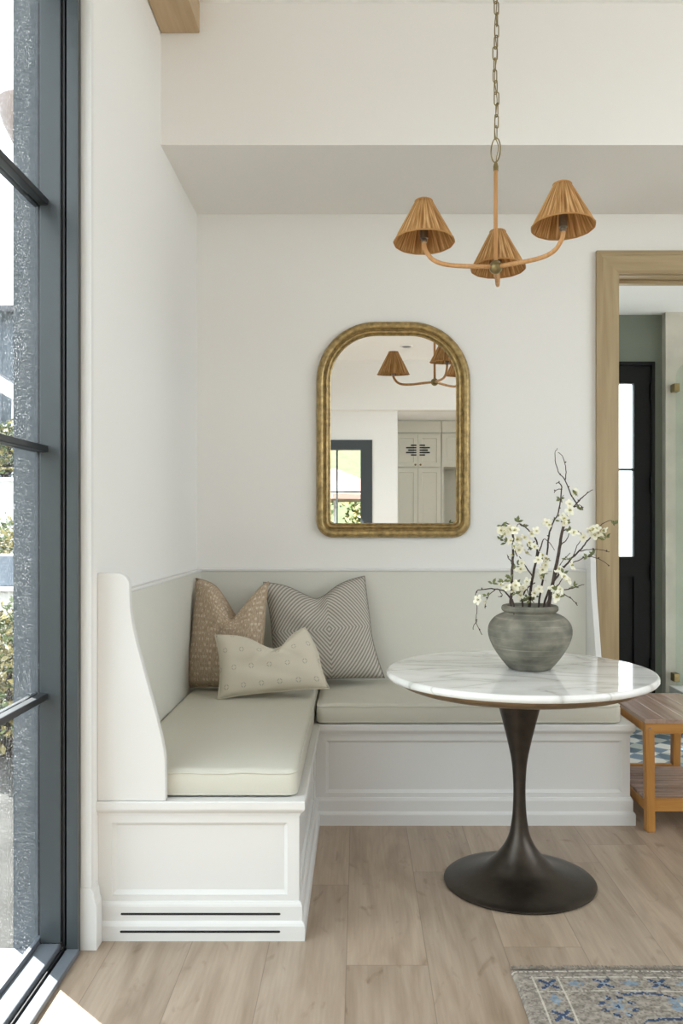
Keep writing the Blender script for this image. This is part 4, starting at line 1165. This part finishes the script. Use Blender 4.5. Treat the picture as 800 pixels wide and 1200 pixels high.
shrub('shrub', 'yellowish shrub behind the slate-coped garden wall', (-2.90, 7.0, -.06), (.50, .45, .42), 2200, [gB, gA], 2, .56, .06)
shrub('shrub', 'topmost shrub growing above the pale retaining wall', (-3.62, 8.75, 1.75), (.5, .35, .27), 2200, [gA, gB], 3, .04, .06)
gw = thing('garden_wall', 'low garden wall with blue slate coping outside the glass', 'wall', (-3.4, 6.1, -.06))
obj('wall_body', BX(-6.0, -1.9, 6.0, 6.35, -.06, .83), M['stucco'], gw)
obj('ledge', BX(-6.02, -1.88, 5.95, 6.36, .83, .86, bev=.005), M['whitewash'], gw)
obj('coping', BX(-6.0, -1.9, 6.02, 6.35, .86, 1.08, bev=.01), M['slate'], gw)
rw = thing('retaining_wall', 'taller pale stucco retaining wall farther off in the garden', 'wall', (-4.4, 8.5, -.06))
obj('wall_body', BX(-8, -2.2, 8.40, 8.60, -.06, 1.72), M['stucco'], rw)
obj('cap', BX(-8.02, -2.18, 8.38, 8.62, 1.72, 1.76, bev=.005), M['whitewash'], rw)
struct('ground_upper_terrace', BX(-14, -1.5, 8.60, 30, -.06, 1.75), M['lawn'])
hs = thing('neighbour_house', 'grey neighbouring house with shingled roof seen through the glazed door', 'house', (-6.4, 15, 1.75))
obj('house_wall', BX(-11, -5.0, 14.0, 20, 1.75, 4.85), M['siding'], hs)
bm = bmesh.new(); uvl = bm.loops.layers.uv.new('UVMap')
for pts in ([(-11.3, 13.7, 4.72), (-4.7, 13.7, 4.72), (-4.7, 17, 6.4), (-11.3, 17, 6.4)], [(-11.3, 20.3, 4.72), (-4.7, 20.3, 4.72), (-4.7, 17, 6.4), (-11.3, 17, 6.4)]):
    a = [bm.verts.new(p) for p in pts]; b_ = [bm.verts.new((p[0], p[1], p[2]+.1)) for p in pts]
    f = bm.faces.new(b_)
    for lp, uv in zip(f.loops, ((0, 0), (6.6, 0), (6.6, 3.7), (0, 3.7))): lp[uvl].uv = uv
    bm.faces.new(a[::-1])
    for i in range(4): bm.faces.new((a[i], a[(i+1) % 4], b_[(i+1) % 4], b_[i]))
obj('roof', bm, M['shingle'], hs)
bm = prism(bmesh.new(), [(-11, 1.75), (-5.85, 1.75), (-5.85, 4.9), (-6.6, 6.3), (-11, 6.3)], lambda u, v: (u, 13.0, v), lambda u, v: (u, 13.99, v)); obj('gable_wing', bm, M['siding'], hs)
for k in range(9): obj('batten', BX(-6.0-k*.28-.02, -6.0-k*.28+.02, 12.975, 13.0, 1.75, 5.1), M['stucco'], hs)
obj('rake_board', prism(bmesh.new(), [(-6.6, 4.32), (-4.9, 3.28), (-4.9, 3.06), (-6.6, 4.08)], lambda u, v: (u, 12.2, v), lambda u, v: (u, 12.26, v)), M['whitewash'], hs)
obj('porch_roof', hexa(bmesh.new(), [(-6.6, 12.26, 4.1), (-4.9, 12.26, 3.08), (-4.9, 13.0, 3.08), (-6.6, 13.0, 4.1)], [(-6.6, 12.26, 4.3), (-4.9, 12.26, 3.26), (-4.9, 13.0, 3.26), (-6.6, 13.0, 4.3)]), M['shingle'], hs)
obj('porch_post', BX(-5.0, -4.9, 12.3, 12.4, 1.75, 3.1), M['whitewash'], hs)
obj('chimney', BX(-8.4, -7.7, 16.5, 17.3, 6.0, 7.2), M['stucco'], hs)

# garden behind the photographer, seen in the mirror through the garden door
for k, (x, y, r, h) in enumerate(((-1.75, -9.6, 1.25, 1.9), (.85, -10.6, 1.15, 1.6), (-4.9, -11.5, 1.6, 2.2), (3.9, -12, 1.5, 2.0))):
    shrub('garden_tree', ('leafy garden tree at left in the mirrored doorway', 'leafy garden tree behind the faded parasol in the mirror', 'garden tree farther left beyond the mirrored door', 'garden tree right of the parasol beyond the mirrored door')[k], (x, y, -.05), (r, r, r*.75), 2600, [gA, gB], 20+k, h-.9, .14, 'trees in the garden behind the mirror view')
shrub('shrub', 'low hedge shrub under the parasol in the mirrored doorway', (-.55, -7.4, -.05), (.9, .4, .36), 1500, [gA, gB], 31, .03, .09, 'hedge shrubs behind the mirror view')
shrub('shrub', 'lawn-edge shrub right of the mirrored hedge', (1.2, -7.8, -.05), (.9, .4, .36), 1500, [gB, gA], 32, .03, .09, 'hedge shrubs behind the mirror view')
um = thing('patio_umbrella', 'faded pink patio umbrella reflected through the mirrored garden door', 'umbrella', (-.42, -6.4, -.05))
obj('pole', tube(bmesh.new(), [(-.42, -6.4, -.05), (-.42, -6.4, 2.25)], .022, 10), M['whitewash'], um, smooth=True)
obj('canopy', lathe(bmesh.new(), [(1.10, 1.72), (1.10, 1.80), (.6, 2.05), (.03, 2.28), (.03, 2.24), (.6, 2.01), (1.08, 1.76)], (-.42, -6.4, 0), 8), M['canvas'], um)
obj('base', lathe(bmesh.new(), [(.22, -.05), (.22, .0), (.04, .03)], (-.42, -6.4, 0), 24), M['black'], um)
pc = thing('patio_chair', 'dark patio chair reflected low in the mirrored garden door', 'chair', (-.22, -3.9, -.05))
obj('seat', BX(-.44, .0, -4.1, -3.68, .38, .42, bev=.01), M['black'], pc)
obj('backrest', BX(-.44, -.40, -4.1, -3.68, .48, 1.02, bev=.01), M['black'], pc)
for xx in (-.43, -.03):
    for yy in (-4.08, -3.72): obj('leg', tube(bmesh.new(), [(xx, yy, -.05), (xx, yy, .39 if xx > -.2 else .98)], .013, 8), M['black'], pc, smooth=True)

# ------------------------------------------------------------------ light
W = bpy.data.worlds.new('sky'); S.world = W; W.use_nodes = True
bg = W.node_tree.nodes['Background']; bg.inputs[0].default_value = (.86, .94, 1.0, 1); bg.inputs[1].default_value = 1.0
sun = bpy.data.lights.new('sun', 'SUN'); sun.energy = 6.5; sun.angle = .009; sun.color = (1, .98, .95)
so = bpy.data.objects.new('sun', sun); COL.objects.link(so)
el = R_(48); dv = Vector((.7071*math.cos(el), -.7071*math.cos(el), -math.sin(el)))
so.rotation_euler = dv.to_track_quat('-Z', 'Y').to_euler(); so.location = (-5, 8, 9)
def portal(loc, rot, sx, sy):
    l = bpy.data.lights.new('opening_portal', 'AREA'); l.shape = 'RECTANGLE'; l.size = sx; l.size_y = sy; l.cycles.is_portal = True
    o = bpy.data.objects.new('opening_portal', l); COL.objects.link(o); o.location = loc; o.rotation_euler = rot
portal((-1.06, .15, 1.55), (0, -PI/2, 0), 3.0, 4.9)
portal((XR+.05, .45, 2.5), (0, PI/2, 0), 1.8, 4.9)  # over the added opening in the right wall
portal((3.65, 5.0, 1.425), (0, PI/2, 0), 2.35, 1.08)  # over the added side opening of the next room
portal((-.33, YF-.15, 1.2), (PI/2, 0, PI), .95, 2.3)
portal((1.45, NB+.1, 1.65), (-PI/2, 0, 0), .74, 1.15)

S.view_settings.view_transform = 'Standard'; S.view_settings.look = 'None'
S.view_settings.gamma = 1; S.view_settings.use_curve_mapping = False
S.view_settings.exposure = 2.34
cy = S.cycles
cy.use_denoising = True; cy.max_bounces = 14; cy.diffuse_bounces = 8; cy.glossy_bounces = 6; cy.transparent_max_bounces = 24; cy.sample_clamp_indirect = 6
cy.caustics_reflective = False; cy.caustics_refractive = False
